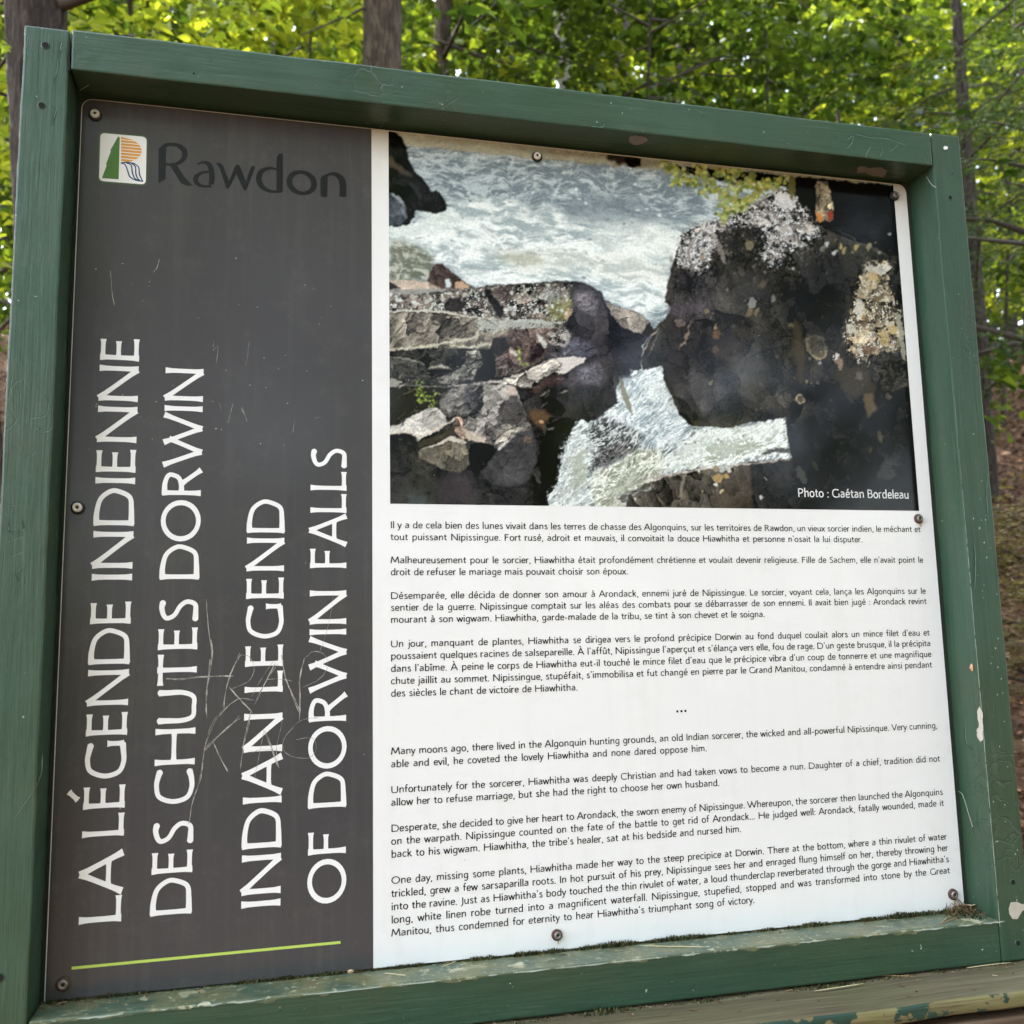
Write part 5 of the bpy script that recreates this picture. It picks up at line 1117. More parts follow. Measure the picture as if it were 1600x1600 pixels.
for k in range(9000):
    x = r_.uniform(-.002, 1.2); d = float(nz_.fbm(np.array([x*22.]), np.array([.5]), 4)[0])
    d = max(0, (d-.36)*3.2)*(.55+.45*min(1, x*3)); 
    if r_.random() > d+.12: continue
    sp.append((x, -1.0881, r_.uniform(0, .0022+.004*d), .35+d))
for k in range(900):
    sp.append((1.2-abs(r_.gauss(0, .02)), -1.089+abs(r_.gauss(0, .003)), r_.uniform(0, .05)*r_.random(), r_.uniform(.4, 1.2)))
tufts('moss', sp, .0015, .0050, .0003, .0011, M['moss'], 'dark moss and grit growing where the printed panel meets the ledge', seed=2)
sp = []
for k in range(3200):
    x = r_.uniform(-.05, 1.26); d = float(nz_.fbm(np.array([x*14.]), np.array([7.5]), 3)[0]); d = max(0, (d-.40)*3.5)
    if r_.random() > d+.08: continue
    sp.append((x, -1.1465, FD+r_.uniform(.0, .004+.006*d), .4+d))
tufts('moss', sp, .0015, .0050, .0004, .0014, M['moss'], 'dark moss along the seam between the green rail and the grey beam', seed=3)
# loose needles: each one is a thing
def needle(x, y, z, L, ang, w_, mat, label, group, bend=.0, lift=.0):
    pts = [];
    for k in range(7):
        t = k/6-.5; pts.append((x+math.cos(ang)*L*t, z+math.sin(ang)*L*t+bend*(t*t-.25), y+w_*.6+lift*(.25-t*t)))
    V = []; F = []
    for i, (a, b, h) in enumerate(pts):
        ww = w_*(.35 if i in (0, 6) else 1); nx, nz2 = -math.sin(ang)*ww, math.cos(ang)*ww
        V += [wd(a+nx, h-ww*.4, b+nz2), wd(a-nx, h-ww*.4, b-nz2), wd(a, h+ww*.7, b)]
    for i in range(6):
        for j in range(3): F.append((3*i+j, 3*i+(j+1) % 3, 3*i+3+(j+1) % 3, 3*i+3+j))
    o = link('pine_needle', mesh('pine_needle', V, F), None, mat, True); return tag(o, label, 'pine needle', group)
M['needle_pale'] = simple('pale dry needle', (.50, .42, .24), .6); M['needle_tan'] = simple('tan dry needle', (.32, .19, .09), .6)
ND = [((600, 1521), (634, 1525), 'pale', 'pale dry needle on the ledge just right of the charcoal field', 0), ((1466, 1445), (1500, 1432), 'tan', 'bent tan needle on the ledge near the lower right corner of the panel', 0),
      ((1470, 1443), (1485, 1432), 'pale', 'short pale needle beside the bent tan needle near the right corner of the ledge', 0), ((1000, 1478), (1105, 1480), 'pale', 'long straight pale needle lying along the middle of the ledge', 0),
      ((1510, 1513), (1580, 1504.5), 'pale', 'long pale needle on the grey beam at the right, below the reddish scale', 1), ((1360, 1524), (1430, 1526), 'tan', 'curved tan needle on the grey beam under the seam', 1),
      ((1272, 1549), (1350, 1537), 'pale', 'straight pale needle on the grey beam left of the curved one', 1), ((690, 1511), (712, 1503), 'pale', 'small pale needle in the grit of the ledge left of the bottom screw', 0)]
for (a, b, k, lab, wh) in ND:
    yv = -1.0874 if wh == 0 else -1.1440
    p, q = on_face(a[0], a[1], 1, yv), on_face(b[0], b[1], 1, yv)
    dx, dz = q[0]-p[0], q[2]-p[2]
    needle((p[0]+q[0])/2, yv, (p[2]+q[2])/2, math.hypot(dx, dz), math.atan2(dz, dx), .0008 if wh == 0 else .0009, M['needle_'+k], lab, 'dry needles fallen on the sign', rr.uniform(-.006, .006))
# heap of litter in the right corner of the ledge
V = []; F = []; T = []
def stick(a, b, w_, t):
    d = (b-a).normalized(); s1 = d.cross(Vector((0, 0, 1))); s1 = s1.normalized() if s1.length > .01 else Vector((1, 0, 0)); s2 = d.cross(s1)
    i = len(V)
    for p in (a, b):
        for an in (0, 2.1, 4.2): V.append(p+s1*math.cos(an)*w_+s2*math.sin(an)*w_)
    for j in range(3): F.append((i+j, i+(j+1) % 3, i+3+(j+1) % 3, i+3+j)); 
    T.extend([t]*6)
for k in range(170):
    cx = 1.19+r_.gauss(0, .014); cx = min(cx, 1.206); z = abs(r_.gauss(0, .010)); h = r_.uniform(0, .012)*math.exp(-((cx-1.192)/.014)**2)
    a = wd(cx, -1.0874+h, z); d = Vector((r_.gauss(0, 1), r_.gauss(0, 1), r_.gauss(0, .35))).normalized(); L = r_.uniform(.004, .014)
    b = a+d*L; b.z = max(b.z, SIGN_Z-1.0872); b.x = min(b.x, 1.207); b.y = min(b.y, -.001)
    stick(a, b, r_.uniform(.0003, .0009), r_.random())
for k in range(130):
    x = r_.uniform(0, 1.2) if k < 100 else r_.uniform(0, .06); z = r_.uniform(.001, .030)*r_.random(); a = wd(x, -1.0875, z); an = r_.uniform(0, 6.28); L = r_.uniform(.002, .009)
    stick(a, a+Vector((math.cos(an)*L, math.sin(an)*L*.4, .0005)), r_.uniform(.0003, .0007), r_.random())
for k in range(110):
    x = r_.uniform(.0, 1.55); z = FD+r_.uniform(.002, .085)*r_.random()**1.5; a = wd(x, -1.1445, z); an = r_.uniform(0, 6.28); L = r_.uniform(.002, .010)
    stick(a, a+Vector((math.cos(an)*L, math.sin(an)*L, .0005)), r_.uniform(.0003, .0008), r_.random())
me = np_mesh('needle_litter', V, F, np.repeat(np.array(T)[:, None], 3, 1)); tag(link('needle_litter', me, None, M['litter']), 'small heap and crumbs of brown needle litter on the ledge and beam', 'debris', None, 'stuff')
def crumb(X, Y, yv, r0, mat, name, lab):
    p = on_face(X, Y, 1, yv); bm = bmesh.new(); bmesh.ops.create_icosphere(bm, subdivisions=2, radius=1)
    rq = random.Random(int(X)); 
    for v in bm.verts: v.co = Vector((v.co.x*r0*1.3, v.co.y*r0, max(v.co.z, -.5)*r0*.75))*rq.uniform(.8, 1.15)+wd(p[0], yv+r0*.36, p[2])
    me = bpy.data.meshes.new(name); bm.to_mesh(me); bm.free(); tag(link(name, me, None, mat, True), lab, 'bud scale')
crumb(548, 1520, -1.0885, .0034, simple('cream seed', (.62, .42, .26), .6), 'seed', 'small cream seed at the foot of the charcoal field')
crumb(1541, 1504, -1.1445, .0046, simple('pink brown scale', (.52, .27, .17), .7), 'bud_scale', 'pinkish brown bud scale on the grey beam beside the right upright')
p = on_face(1519, 1043, 0, 1.2095); V = [wd(1.2085, p[1]+dy, p[2]+dz) for dy, dz in ((.006, 0), (.003, .003), (-.004, .003), (-.006, 0), (-.003, -.0025), (.003, -.0025))]; V.append(wd(1.2050, p[1], p[2]))
tag(link('bud_scale', mesh('bud_scale', V, [(i, (i+1) % 6, 6) for i in range(6)]), None, bpy.data.materials['pink brown scale']), 'tiny brown bud scale stuck to the inner side of the right upright', 'bud scale')
# ------------------------------------------------------------------ hillside behind the sign
GN = Noise(77)
def ground_h(x, y):
    x = np.asarray(x, float); y = np.asarray(y, float)
    base = np.clip((y-1.2)*.62, 0, 4.9)+np.clip((y-9.1)*.16, 0, 5)
    base = base*(1+.05*np.clip(x, -6, 6)/6)
    b = np.clip((-y-7)*.10, 0, 2.0)
    return base+b+.20*(GN.fbm(x*.5+40, y*.5+40, 3)-.5)+.05*(GN.fbm(x*2.5+90, y*2.5+90, 3)-.5)
def gh(x, y): return float(ground_h(np.array([x]), np.array([y]))[0])
def grid_axis(a, b, near, n):
    t = np.linspace(-1, 1, n); s = np.sign(t)*np.abs(t)**2.2; return near+np.where(s < 0, s*(near-a), s*(b-near))
gx = grid_axis(-150, 150, 2, 220); gy = grid_axis(-120, 160, 4, 220)
GXX, GYY = np.meshgrid(gx, gy); GZ = ground_h(GXX, GYY)
idx = np.arange(GXX.size).reshape(GXX.shape)
me = np_mesh('ground', np.stack([GXX.ravel(), GYY.ravel(), GZ.ravel()], 1), np.stack([idx[:-1, :-1].ravel(), idx[:-1, 1:].ravel(), idx[1:, 1:].ravel(), idx[1:, :-1].ravel()], 1))
m = NT('forest floor of leaf litter'); v = m.geo()
c = m.ramp(m.noise(v, 11., 6, .7), [(.3, (.030, .016, .009)), (.5, (.095, .050, .027)), (.7, (.20, .115, .065))])
c = m.mix(m.ramp(m.noise(v, 1.3, 4), [(.58, 0.), (.70, .3)]), c, (.05, .06, .02))
m.bsdf(c, .9, m.bump(m.noise(v, 26., 5, .7), .9, .03), .2)
tag(link('ground', me, None, m.m, True), None, None, None, 'structure')

# ------------------------------------------------------------------ foliage
def foliage_mat(name, stops, trans=.5, rough=.45):
    m = NT(name); t = m.attr('tone'); c = m.ramp(t, stops)
    p = m.bsdf(c, rough, None, .35)
    tr = m.n('ShaderNodeBsdfTranslucent'); tc = m.mix(1., c, (1.5, 1.5, .6), 'MULTIPLY'); m.t.links.new(tc, tr.inputs[0])
    mx = m.n('ShaderNodeMixShader'); mx.inputs[0].default_value = trans
    m.t.links.new(p.outputs[0], mx.inputs[1]); m.t.links.new(tr.outputs[0], mx.inputs[2]); m.t.links.new(mx.outputs[0], m.out.inputs[0]); return m.m
M['leaf'] = foliage_mat('broad green leaf', [(0., (.012, .024, .006)), (.4, (.036, .066, .012)), (.75, (.11, .155, .020)), (1., (.27, .30, .042))], .52)
M['leaf_shaded'] = foliage_mat('shaded green leaf', [(0., (.024, .042, .010)), (.5, (.050, .080, .014)), (1., (.11, .145, .025))], .45)  # darker copy of the leaf: shade in the foliage put into its colour
M['hemlock'] = foliage_mat('hemlock needles', [(0., (.022, .045, .014)), (.5, (.05, .082, .028)), (1., (.12, .14, .06))], .25, .6)
M['hemlock_old'] = foliage_mat('yellowing hemlock needles', [(0., (.05, .045, .018)), (.5, (.11, .09, .035)), (1., (.26, .20, .08))], .3, .6)
def bark_mat(name, a, b, moss=0.):
    m = NT(name); v = m.geo()
    g = m.noise(m.map(v, (1, 1, .18)), 42., 5, .7, dist=.6); g2 = m.noise(v, 160., 4, .65)
    c = m.ramp(g, [(.35, tuple(x*.35 for x in a)), (.5, a), (.68, b)])
    c = m.mix(m.ramp(g2, [(.35, .5), (.6, 0.)]), c, tuple(x*.5 for x in a))
    if moss: c = m.mix(m.ramp(m.noise(v, 5., 4), [(.5, 0.), (.65, moss)]), c, (.07, .09, .03))
    m.bsdf(c, .9, m.bump(m.math('ADD', g, m.math('MULTIPLY', g2, .4)), 1., .02), .2); return m.m
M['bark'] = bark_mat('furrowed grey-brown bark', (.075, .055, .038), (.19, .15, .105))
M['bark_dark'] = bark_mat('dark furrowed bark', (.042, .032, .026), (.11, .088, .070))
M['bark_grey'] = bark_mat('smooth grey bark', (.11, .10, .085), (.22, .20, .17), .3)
M['twig'] = simple('dark twig', (.045, .034, .024), .9)

def tube(V, F, pts, rads, n=8):
    b0 = len(V)
    for i, p in enumerate(pts):
        d = (pts[min(i+1, len(pts)-1)]-pts[max(i-1, 0)]).normalized(); s = d.cross(Vector((0, .3, 1)) if abs(d.z) < .9 else Vector((1, 0, 0))).normalized(); t = d.cross(s)
        for k in range(n):
            a = 6.2832*k/n; V.append(p+(s*math.cos(a)+t*math.sin(a))*rads[i])
    for i in range(len(pts)-1):
        for k in range(n): F.append((b0+i*n+k, b0+i*n+(k+1) % n, b0+(i+1)*n+(k+1) % n, b0+(i+1)*n+k))
BN = Noise(31)
def trunk_mesh(path, rads, n=96, m_=220, depth=.012, seed=0):
    """trunk along path with vertical furrowed plates in the geometry"""
    P = np.array([tuple(p) for p in path]); L = np.linspace(0, 1, len(P)); t = np.linspace(0, 1, m_)
    X = np.stack([np.interp(t, L, P[:, i]) for i in range(3)], 1); R = np.interp(t, L, np.array(rads))
    a = np.linspace(0, 2*np.pi, n, endpoint=False); ca, sa = np.cos(a), np.sin(a)
    H = X[:, 2][:, None]; AA = np.repeat(a[None], m_, 0)
    circ = 9.
    u = AA/(2*np.pi)*22+seed*3.7+1.2*(BN.fbm(AA*0+3+seed, H*3., 3)-.5)
    # periodic around the trunk by blending
    f1 = BN.ridge(u, H*2.2+seed, 4); f2 = BN.ridge(u-22, H*2.2+seed, 4); w_ = (AA/(2*np.pi)); f = f1*(1-w_)+f2*w_
    flute = .04*np.sin(AA*3+H*.6+seed)+.03*np.sin(AA*5-H*.4)
    RR = R[:, None]*(1+flute)+depth*(.72-f)*-2.0
    V = np.stack([X[:, 0][:, None]+ca*RR, X[:, 1][:, None]+sa*RR, H+0*RR], 2).reshape(-1, 3)
    idx = np.arange(n*m_).reshape(m_, n); nx = np.roll(idx, -1, 1)
    F = np.stack([idx[:-1].ravel(), nx[:-1].ravel(), nx[1:].ravel(), idx[1:].ravel()], 1)
    return np_mesh('trunk', V, F)

def leaves_np(base, dirv, nrm, L, Wd, tone, fold=.25, simple_=False):
    """arrays of leaves: base points, direction, normal, length, width"""
    n = len(base); dirv = dirv/np.linalg.norm(dirv, axis=1)[:, None]; side = np.cross(dirv, nrm); side /= np.linalg.norm(side, axis=1)[:, None]+1e-9; up = np.cross(side, dirv)
    L = L[:, None]; Wd = Wd[:, None]
    if simple_:
        P = [base, base+dirv*L*.45+side*Wd*.5, base+dirv*L-up*L*.12, base+dirv*L*.45-side*Wd*.5]
        V = np.stack(P, 1).reshape(-1, 3); F = np.arange(n*4).reshape(n, 4); return V, F, np.repeat(tone, 4)
    d1 = up*Wd*fold
    P = [base, base+dirv*L*.38+side*Wd*.52+d1, base+dirv*L*.78+side*Wd*.26+d1*.4-up*L*.06, base+dirv*L-up*L*.16, base+dirv*L*.78-side*Wd*.26+d1*.4-up*L*.06, base+dirv*L*.38-side*Wd*.52+d1]
    V = np.stack(P, 1).reshape(-1, 3); i = np.arange(n)[:, None]*6
    F = np.concatenate([i+np.array([[0, 1, 2, 3]]), i+np.array([[0, 3, 4, 5]])]); return V, F, np.repeat(tone, 6)
CLEAR = [(556, 646, 8.2), (668, 716, 6.4), (0, 112, 3.9), (1495, 1540, 5.3)]   # views of the named trunks that no foliage crosses
def mirror_line(px, py):
    x, y = on_sign(px, py); v = ray(px, py); v = v/np.linalg.norm(v); return np.array([x, 0, SIGN_Z+y]), np.array([v[0], v[2], v[1]])
GAPS = [(*mirror_line(a, b), r) for a, b, r in ((1080, 345, .17), (1042, 300, .13), (1000, 262, .12), (945, 300, .11), (905, 265, .08), (965, 415, .20), (915, 345, .08), (1045, 445, .10), (838, 290, .07), (905, 480, .12), (905, 560, .10), (925, 595, .12), (505, 340, .09), (270, 195, .06), (145, 395, .09), (1070, 455, .09), (1110, 300, .10), (1385, 740, .09), (700, 760, .08), (760, 300, .08))]
def prune(B, keep=.06, rs=None):
    d = np.stack([B[:, 0], B[:, 2]-SIGN_Z, -B[:, 1]], 1)-CAM; q = d @ ROT.T; ok = np.ones(len(B), bool)
    px = q[:, 0]/np.maximum(q[:, 2], .01)*FPX+800
    for a, b, Y in CLEAR: ok &= ~((q[:, 2] > 0) & (px > a) & (px < b) & (B[:, 1] < Y) & (B[:, 1] > .1) & (rs.rand(len(B)) > keep))
    for o3, d3, r3 in GAPS:                 # openings cut into the unseen crowns so sky glints show in the sheet
        w_ = B-o3; t = w_ @ d3; ok &= ~((t > 2) & (np.linalg.norm(w_-t[:, None]*d3, axis=1) < r3))
    return ok
def spray_crown(rs, centres, nleaf, leaf, spread=.45, droop=.2, tilt=.45, simple_=False, tone0=.5, flat=.16):
    """layered sprays of leaves around the ends of branches"""
    B = []; D = []; N = []; S = []; T = []
    for (c, az) in centres:
        n = nleaf; th = az+rs.normal(0, .9, n); r = spread*np.sqrt(rs.rand(n))
        x = c[0]+np.cos(th)*r; y = c[1]+np.sin(th)*r; z = c[2]+rs.normal(0, flat, n)*spread-droop*r*r/spread
        B.append(np.stack([x, y, z], 1)); a2 = th+rs.normal(0, .8, n)
        D.append(np.stack([np.cos(a2), np.sin(a2), rs.normal(-.25, .3, n)], 1))
        N.append(np.stack([rs.normal(0, tilt, n), rs.normal(0, tilt, n), np.ones(n)], 1)); S.append(leaf*rs.uniform(.5, 1.5, n)); T.append(np.clip(tone0-.08+rs.normal(0, .2)+rs.normal(0, .16, n), 0, 1))
    B = np.concatenate(B); D = np.concatenate(D); N = np.concatenate(N); S = np.concatenate(S); T = np.concatenate(T); k = prune(B, .06, rs); B, D, N, S, T = B[k], D[k], N[k], S[k], T[k]
    return leaves_np(B, D, N, S, S*.62, T, .2, simple_)
def needles_np(rs, twigs, step, nl, nw, tone0=.5):
    """flat hemlock sprays: rows of needles on both sides of every twig"""
    B = []; D = []; T = []
    for (p, q) in twigs:
        p = np.array(p); q = np.array(q); L = np.linalg.norm(q-p); k = max(2, int(L/step)); t = rs.rand(k)[:, None]
        d = (q-p)/L; s = np.cross(d, [0, 0, 1.]); s /= np.linalg.norm(s)+1e-9
        sg = np.where(rs.rand(k) < .5, -1, 1)[:, None]
        B.append(p+(q-p)*t+rs.normal(0, .002, (k, 3))); D.append(d*.6+s*sg*rs.uniform(.5, 1.2, (k, 1))+rs.normal(0, .25, (k, 3))); T.append(np.clip(tone0+rs.normal(0, .12)+rs.normal(0, .15, k), 0, 1))
    B = np.concatenate(B); D = np.concatenate(D); T = np.concatenate(T); D /= np.linalg.norm(D, axis=1)[:, None]; n = len(B)
    s = np.cross(D, rs.normal(0, 1, (n, 3))+np.array([0, 0, 1.5])); s /= np.linalg.norm(s, axis=1)[:, None]
    l = nl*rs.uniform(.6, 1.2, (n, 1)); nw = nw*1.5; P = [B-s*nw*.5, B+s*nw*.5, B+D*l+s*nw*.35, B+D*l-s*nw*.35]
    return np.stack(P, 1).reshape(-1, 3), np.arange(4*n).reshape(n, 4), np.repeat(T, 4)
TREES = 'trees standing in the wood behind the sign'
def tree(name, base, top, r0, r1, lab, cat='tree', mat='bark', crown=None, lmat='leaf', bow=(0, 0), fine=False, limbs=10, seed=0, group=TREES, zc=(2.0, 7.0), reach=1.6, leaf=.085, nl=70, ns=60, simple_=False, tone0=.5, zbase=None, spread=.5, vis=None):
    rs = np.random.RandomState(seed+11); base = Vector(base); top = Vector(top)
    z0 = gh(base.x, base.y)-.25; dv = (top-base)/(top.z-base.z); b0 = base+dv*(z0-base.z)
    o = empty(name, (b0.x, b0.y, z0+.25), lab, cat, group)
    def pos(z):
        t = (z-z0)/(top.z-z0); p = b0+(top-b0)*t; k = math.sin(math.pi*min(1, max(0, t))); return Vector((p.x+bow[0]*k, p.y+bow[1]*k, z))
    n = 26; path = [pos(z0+(top.z-z0)*k/(n-1)) for k in range(n)]; rad = [r0+(r1-r0)*(k/(n-1)) for k in range(n)]; rad[0] *= 1.35; rad[1] *= 1.12
    if fine: me = trunk_mesh(path, rad, 110, 300, .017 if r0 > .12 else .010, seed)
    else:
        me = trunk_mesh(path, rad, 20, 60, .05*r0, seed)
    link('trunk', me, o, M[mat], True)
    cen = []; V = []; F = []
    for i in range(ns):
        z = rs.uniform(*zc); az = rs.uniform(0, 6.28) if vis is None or rs.rand() > .6 else rs.normal(vis, .8); p = pos(min(z, top.z-.3)); L = reach*rs.uniform(.35, 1.0)
        e_ = Vector((p.x+math.cos(az)*L, p.y+math.sin(az)*L, z+rs.uniform(-.1, .45)*L)); cen.append((tuple(e_), az))
        if i < limbs:
            mid = p.lerp(e_, .5)+Vector((0, 0, .10*L)); k = .22*(r0+(r1-r0)*(p.z-z0)/(top.z-z0)) if r0 > .05 else .4*r0
            tube(V, F, [p, mid, e_, e_+Vector((math.cos(az)*.3, math.sin(az)*.3, -.03))], [k+.006, k*.6+.004, k*.3+.003, .002], 6)
    if V: link('branches', mesh('branches', V, F), o, M['twig'], True)['kind'] = 'stuff'
    if crown == 'leaf':
        V, F, T = spray_crown(rs, cen, nl, leaf, spread, simple_=simple_, tone0=tone0); me = np_mesh('crown', V, F, np.repeat(T[:, None], 3, 1)); link('crown', me, o, M[lmat])['kind'] = 'stuff'
    elif crown == 'needle':
        tw = []
        for (c, az) in cen:
            c = np.array(c); Lr = math.hypot(c[0]-base.x, c[1]-base.y)
            for k in range(nl):
                t = rs.uniform(-.85*Lr, .25*spread); s = rs.choice([-1, 1]); a = az+s*rs.uniform(.6, 1.1); p = c+np.array([math.cos(az), math.sin(az), -.02])*t+rs.normal(0, .03, 3)
                L = spread*.5*rs.uniform(.5, 1)*(1-.4*abs(t)/max(Lr, spread)); q = p+np.array([math.cos(a), math.sin(a), rs.uniform(-.45, .05)])*L; tw.append((p, q))
        V, F, T = needles_np(rs, tw, .011, leaf*1.25, leaf*.26, tone0); me = np_mesh('crown', V, F, np.repeat(T[:, None], 3, 1)); link('crown', me, o, M[lmat])['kind'] = 'stuff'
    return o
def at_tree(pxb, pyb, pxt, pyt, Y): return at(pxb, pyb, Y), at(pxt, pyt, Y)
def up_to(p, q, z):             # prolong a trunk axis through p (low) and q (high) to height z
    return p+(q-p)*((z-p.z)/(q.z-p.z))
# the trunks that the photograph shows
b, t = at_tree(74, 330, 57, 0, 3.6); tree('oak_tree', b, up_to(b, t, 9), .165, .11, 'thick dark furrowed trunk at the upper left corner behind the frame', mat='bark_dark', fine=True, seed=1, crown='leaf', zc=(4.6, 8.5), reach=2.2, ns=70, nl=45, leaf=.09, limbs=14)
b, t = at_tree(598, 110, 599, 0, 4.6); tree('pine_tree', b, up_to(b, t, 10), .142, .10, 'straight brown trunk rising behind the middle of the upper rail', mat='bark', fine=True, seed=2, crown='leaf', lmat='leaf', zc=(6, 11), reach=2.2, ns=60, nl=40, leaf=.09, limbs=6)
b, t = at_tree(690, 100, 693, 0, 6.2); tree('pine_tree', b, up_to(b, t, 10), .083, .06, 'slimmer brown trunk just right of the middle trunk', mat='bark', seed=3, fine=True, crown='leaf', zc=(3.6, 9), reach=1.6, ns=26, nl=60, limbs=8, simple_=True)
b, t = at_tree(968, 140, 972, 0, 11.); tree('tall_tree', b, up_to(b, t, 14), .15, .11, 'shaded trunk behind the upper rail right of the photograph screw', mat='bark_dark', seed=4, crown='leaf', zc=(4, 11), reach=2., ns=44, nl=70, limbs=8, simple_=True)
b, t = at_tree(884, 120, 876, 0, 14.); tree('tall_tree', b, up_to(b, t, 15), .16, .12, 'pale grey trunk left of the shaded trunk', mat='bark_grey', seed=5, crown='leaf', zc=(5, 12), reach=2., ns=44, nl=70, limbs=6, simple_=True)
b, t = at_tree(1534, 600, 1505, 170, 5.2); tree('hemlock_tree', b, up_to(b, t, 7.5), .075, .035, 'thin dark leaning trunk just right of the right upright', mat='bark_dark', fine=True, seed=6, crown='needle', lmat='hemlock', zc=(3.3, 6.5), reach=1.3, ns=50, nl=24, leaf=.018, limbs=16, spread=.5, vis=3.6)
b, t = at_tree(1312, 200, 1283, 0, 4.4); tree('maple_sapling', b, up_to(b, t, 5.2), .024, .012, 'thin dark bent stem above the right half of the upper rail', mat='bark_dark', seed=7, crown='leaf', zc=(2.7, 4.6), reach=.9, ns=26, nl=38, leaf=.085, limbs=10, bow=(.02, 0), spread=.35)
b, t = at_tree(1085, 200, 1078, 0, 7.4); tree('maple_sapling', b, up_to(b, t, 6), .028, .014, 'slim stem among the leaves above the photograph', mat='bark_dark', seed=8, crown='leaf', zc=(3.0, 6.2), reach=1.1, ns=34, nl=50, limbs=10, leaf=.08, spread=.4)
b, t = at_tree(1552, 480, 1549, 380, 15.); tree('birch_tree', b, up_to(b, t, 14), .085, .06, 'pale distant trunk at the right edge above the leaf litter', mat='bark_grey', seed=9, crown='leaf', zc=(5, 12), reach=1.8, ns=40, nl=60, simple_=True)
b, t = at_tree(1585, 500, 1583, 380, 19.); tree('birch_tree', b, up_to(b, t, 15), .09, .06, 'second pale distant trunk at the far right edge', mat='bark_grey', seed=10, crown='leaf', zc=(5, 12), reach=2., ns=40, nl=60, simple_=True)
b, t = at_tree(360, 60, 352, 0, 13.); tree('young_tree', b, up_to(b, t, 12), .06, .04, 'slender stem in the bright leaves above the left part of the rail', mat='bark_dark', seed=12, crown='leaf', zc=(4.4, 9), reach=1.6, ns=46, nl=60, simple_=True, tone0=.75)
b, t = at_tree(425, 70, 428, 0, 10.); tree('young_tree', b, up_to(b, t, 9), .045, .03, 'dark slender stem left of the middle trunk', mat='bark_dark', seed=13, crown='leaf', zc=(3.6, 7.5), reach=1.4, ns=40, nl=55, leaf=.085, tone0=.7)
# understorey broadleaf trees that fill the view above and beside the frame
US = [(210, 60, 5.4, 21, 'bright leafy sapling between the dark left trunk and the middle trunk', .98), (480, 60, 6.8, 22, 'yellow-green leafy sapling left of the middle trunk', .92), (760, 90, 7.6, 23, 'leafy sapling right of the two brown trunks', .5),
      (1010, 120, 6.2, 24, 'leafy sapling above the river photograph', .45), (1200, 140, 6.8, 25, 'leafy sapling filling the space above the boulder picture', .5), (1400, 170, 7.8, 26, 'leafy sapling above the upper right corner of the frame', .55),
      (1575, 330, 6.6, 27, 'yellow-green leafy sapling at the right edge', .98), (-30, 260, 5.2, 28, 'leafy sapling at the left edge beside the dark trunk', .6), (1600, 440, 9.5, 29, 'leafy sapling low at the right edge above the litter', .6)]  # highest tones put sunlit brightness into the leaf colour
for (px_, py_, Y, sd, lab, tn) in US:
    b, t = at(px_, py_+60, Y), at(px_+random.Random(sd).uniform(-12, 12), py_-60, Y)
    zmid = at(px_, py_, Y).z
    tree('understorey_tree', b, up_to(b, t, zmid+2.6), .022, .008, lab, mat='bark_dark', seed=sd, crown='leaf', lmat='leaf_shaded' if sd in (23, 24, 26) else 'leaf', zc=(max(1.6, zmid-1.3), zmid+2.2), reach=1.6, ns=130, nl=36, leaf=.092+.006*(sd % 4), limbs=16, spread=.42, tone0=tn)
for i, (px_, py_, Y, lab) in enumerate([(60, 160, 12, 'far leafy tree seen left of the dark trunk'), (300, 20, 15, 'far bright leafy tree behind the left part of the rail'), (520, 40, 17, 'far leafy tree close behind the middle trunk'), (800, 60, 18, 'far leafy tree right of the slimmer brown trunk'), (1060, 80, 16, 'far leafy tree above the middle of the photograph'),
                                     (1250, 110, 19, 'far leafy tree above the big boulder picture'), (1420, 140, 15, 'far leafy tree above the corner of the frame'), (1590, 260, 13, 'far bright leafy tree right of the thin dark trunk'), (1640, 380, 17, 'farthest leafy tree at the right edge'), (-60, 60, 16, 'far leafy tree beyond the left edge')]):
    b, t = at(px_, py_+40, Y), at(px_+4, py_-60, Y); zm = at(px_, py_, Y).z
    tree('forest_tree', b, up_to(b, t, zm+6), .10, .05, lab, mat='bark_dark', seed=40+i, crown='leaf', zc=(gh(b.x, b.y)+.5, zm+5), reach=3.2, ns=190, nl=38, leaf=.21, limbs=10, simple_=True, spread=.7, tone0=.62)
for i in range(14):
    rq = random.Random(300+i); px_ = -150+i*140+rq.uniform(-40, 40); Y = rq.uniform(22, 34)
    b, t = at(px_, 200, Y), at(px_+6, 0, Y)
    tree('forest_tree', b, up_to(b, t, b.z+9), .14, .06, 'distant leafy tree closing the wood, '+['first', 'second', 'third', 'fourth', 'fifth', 'sixth', 'seventh', 'eighth', 'ninth', 'tenth', 'eleventh', 'twelfth', 'thirteenth', 'fourteenth'][i]+' from the left', mat='bark_dark', seed=400+i, crown='leaf', lmat='leaf_shaded' if i % 2 else 'leaf', zc=(gh(b.x, b.y)+.3, b.z+8.5), reach=4.0, ns=190, nl=34, leaf=.44, limbs=8, simple_=True, spread=1.0, tone0=.6)
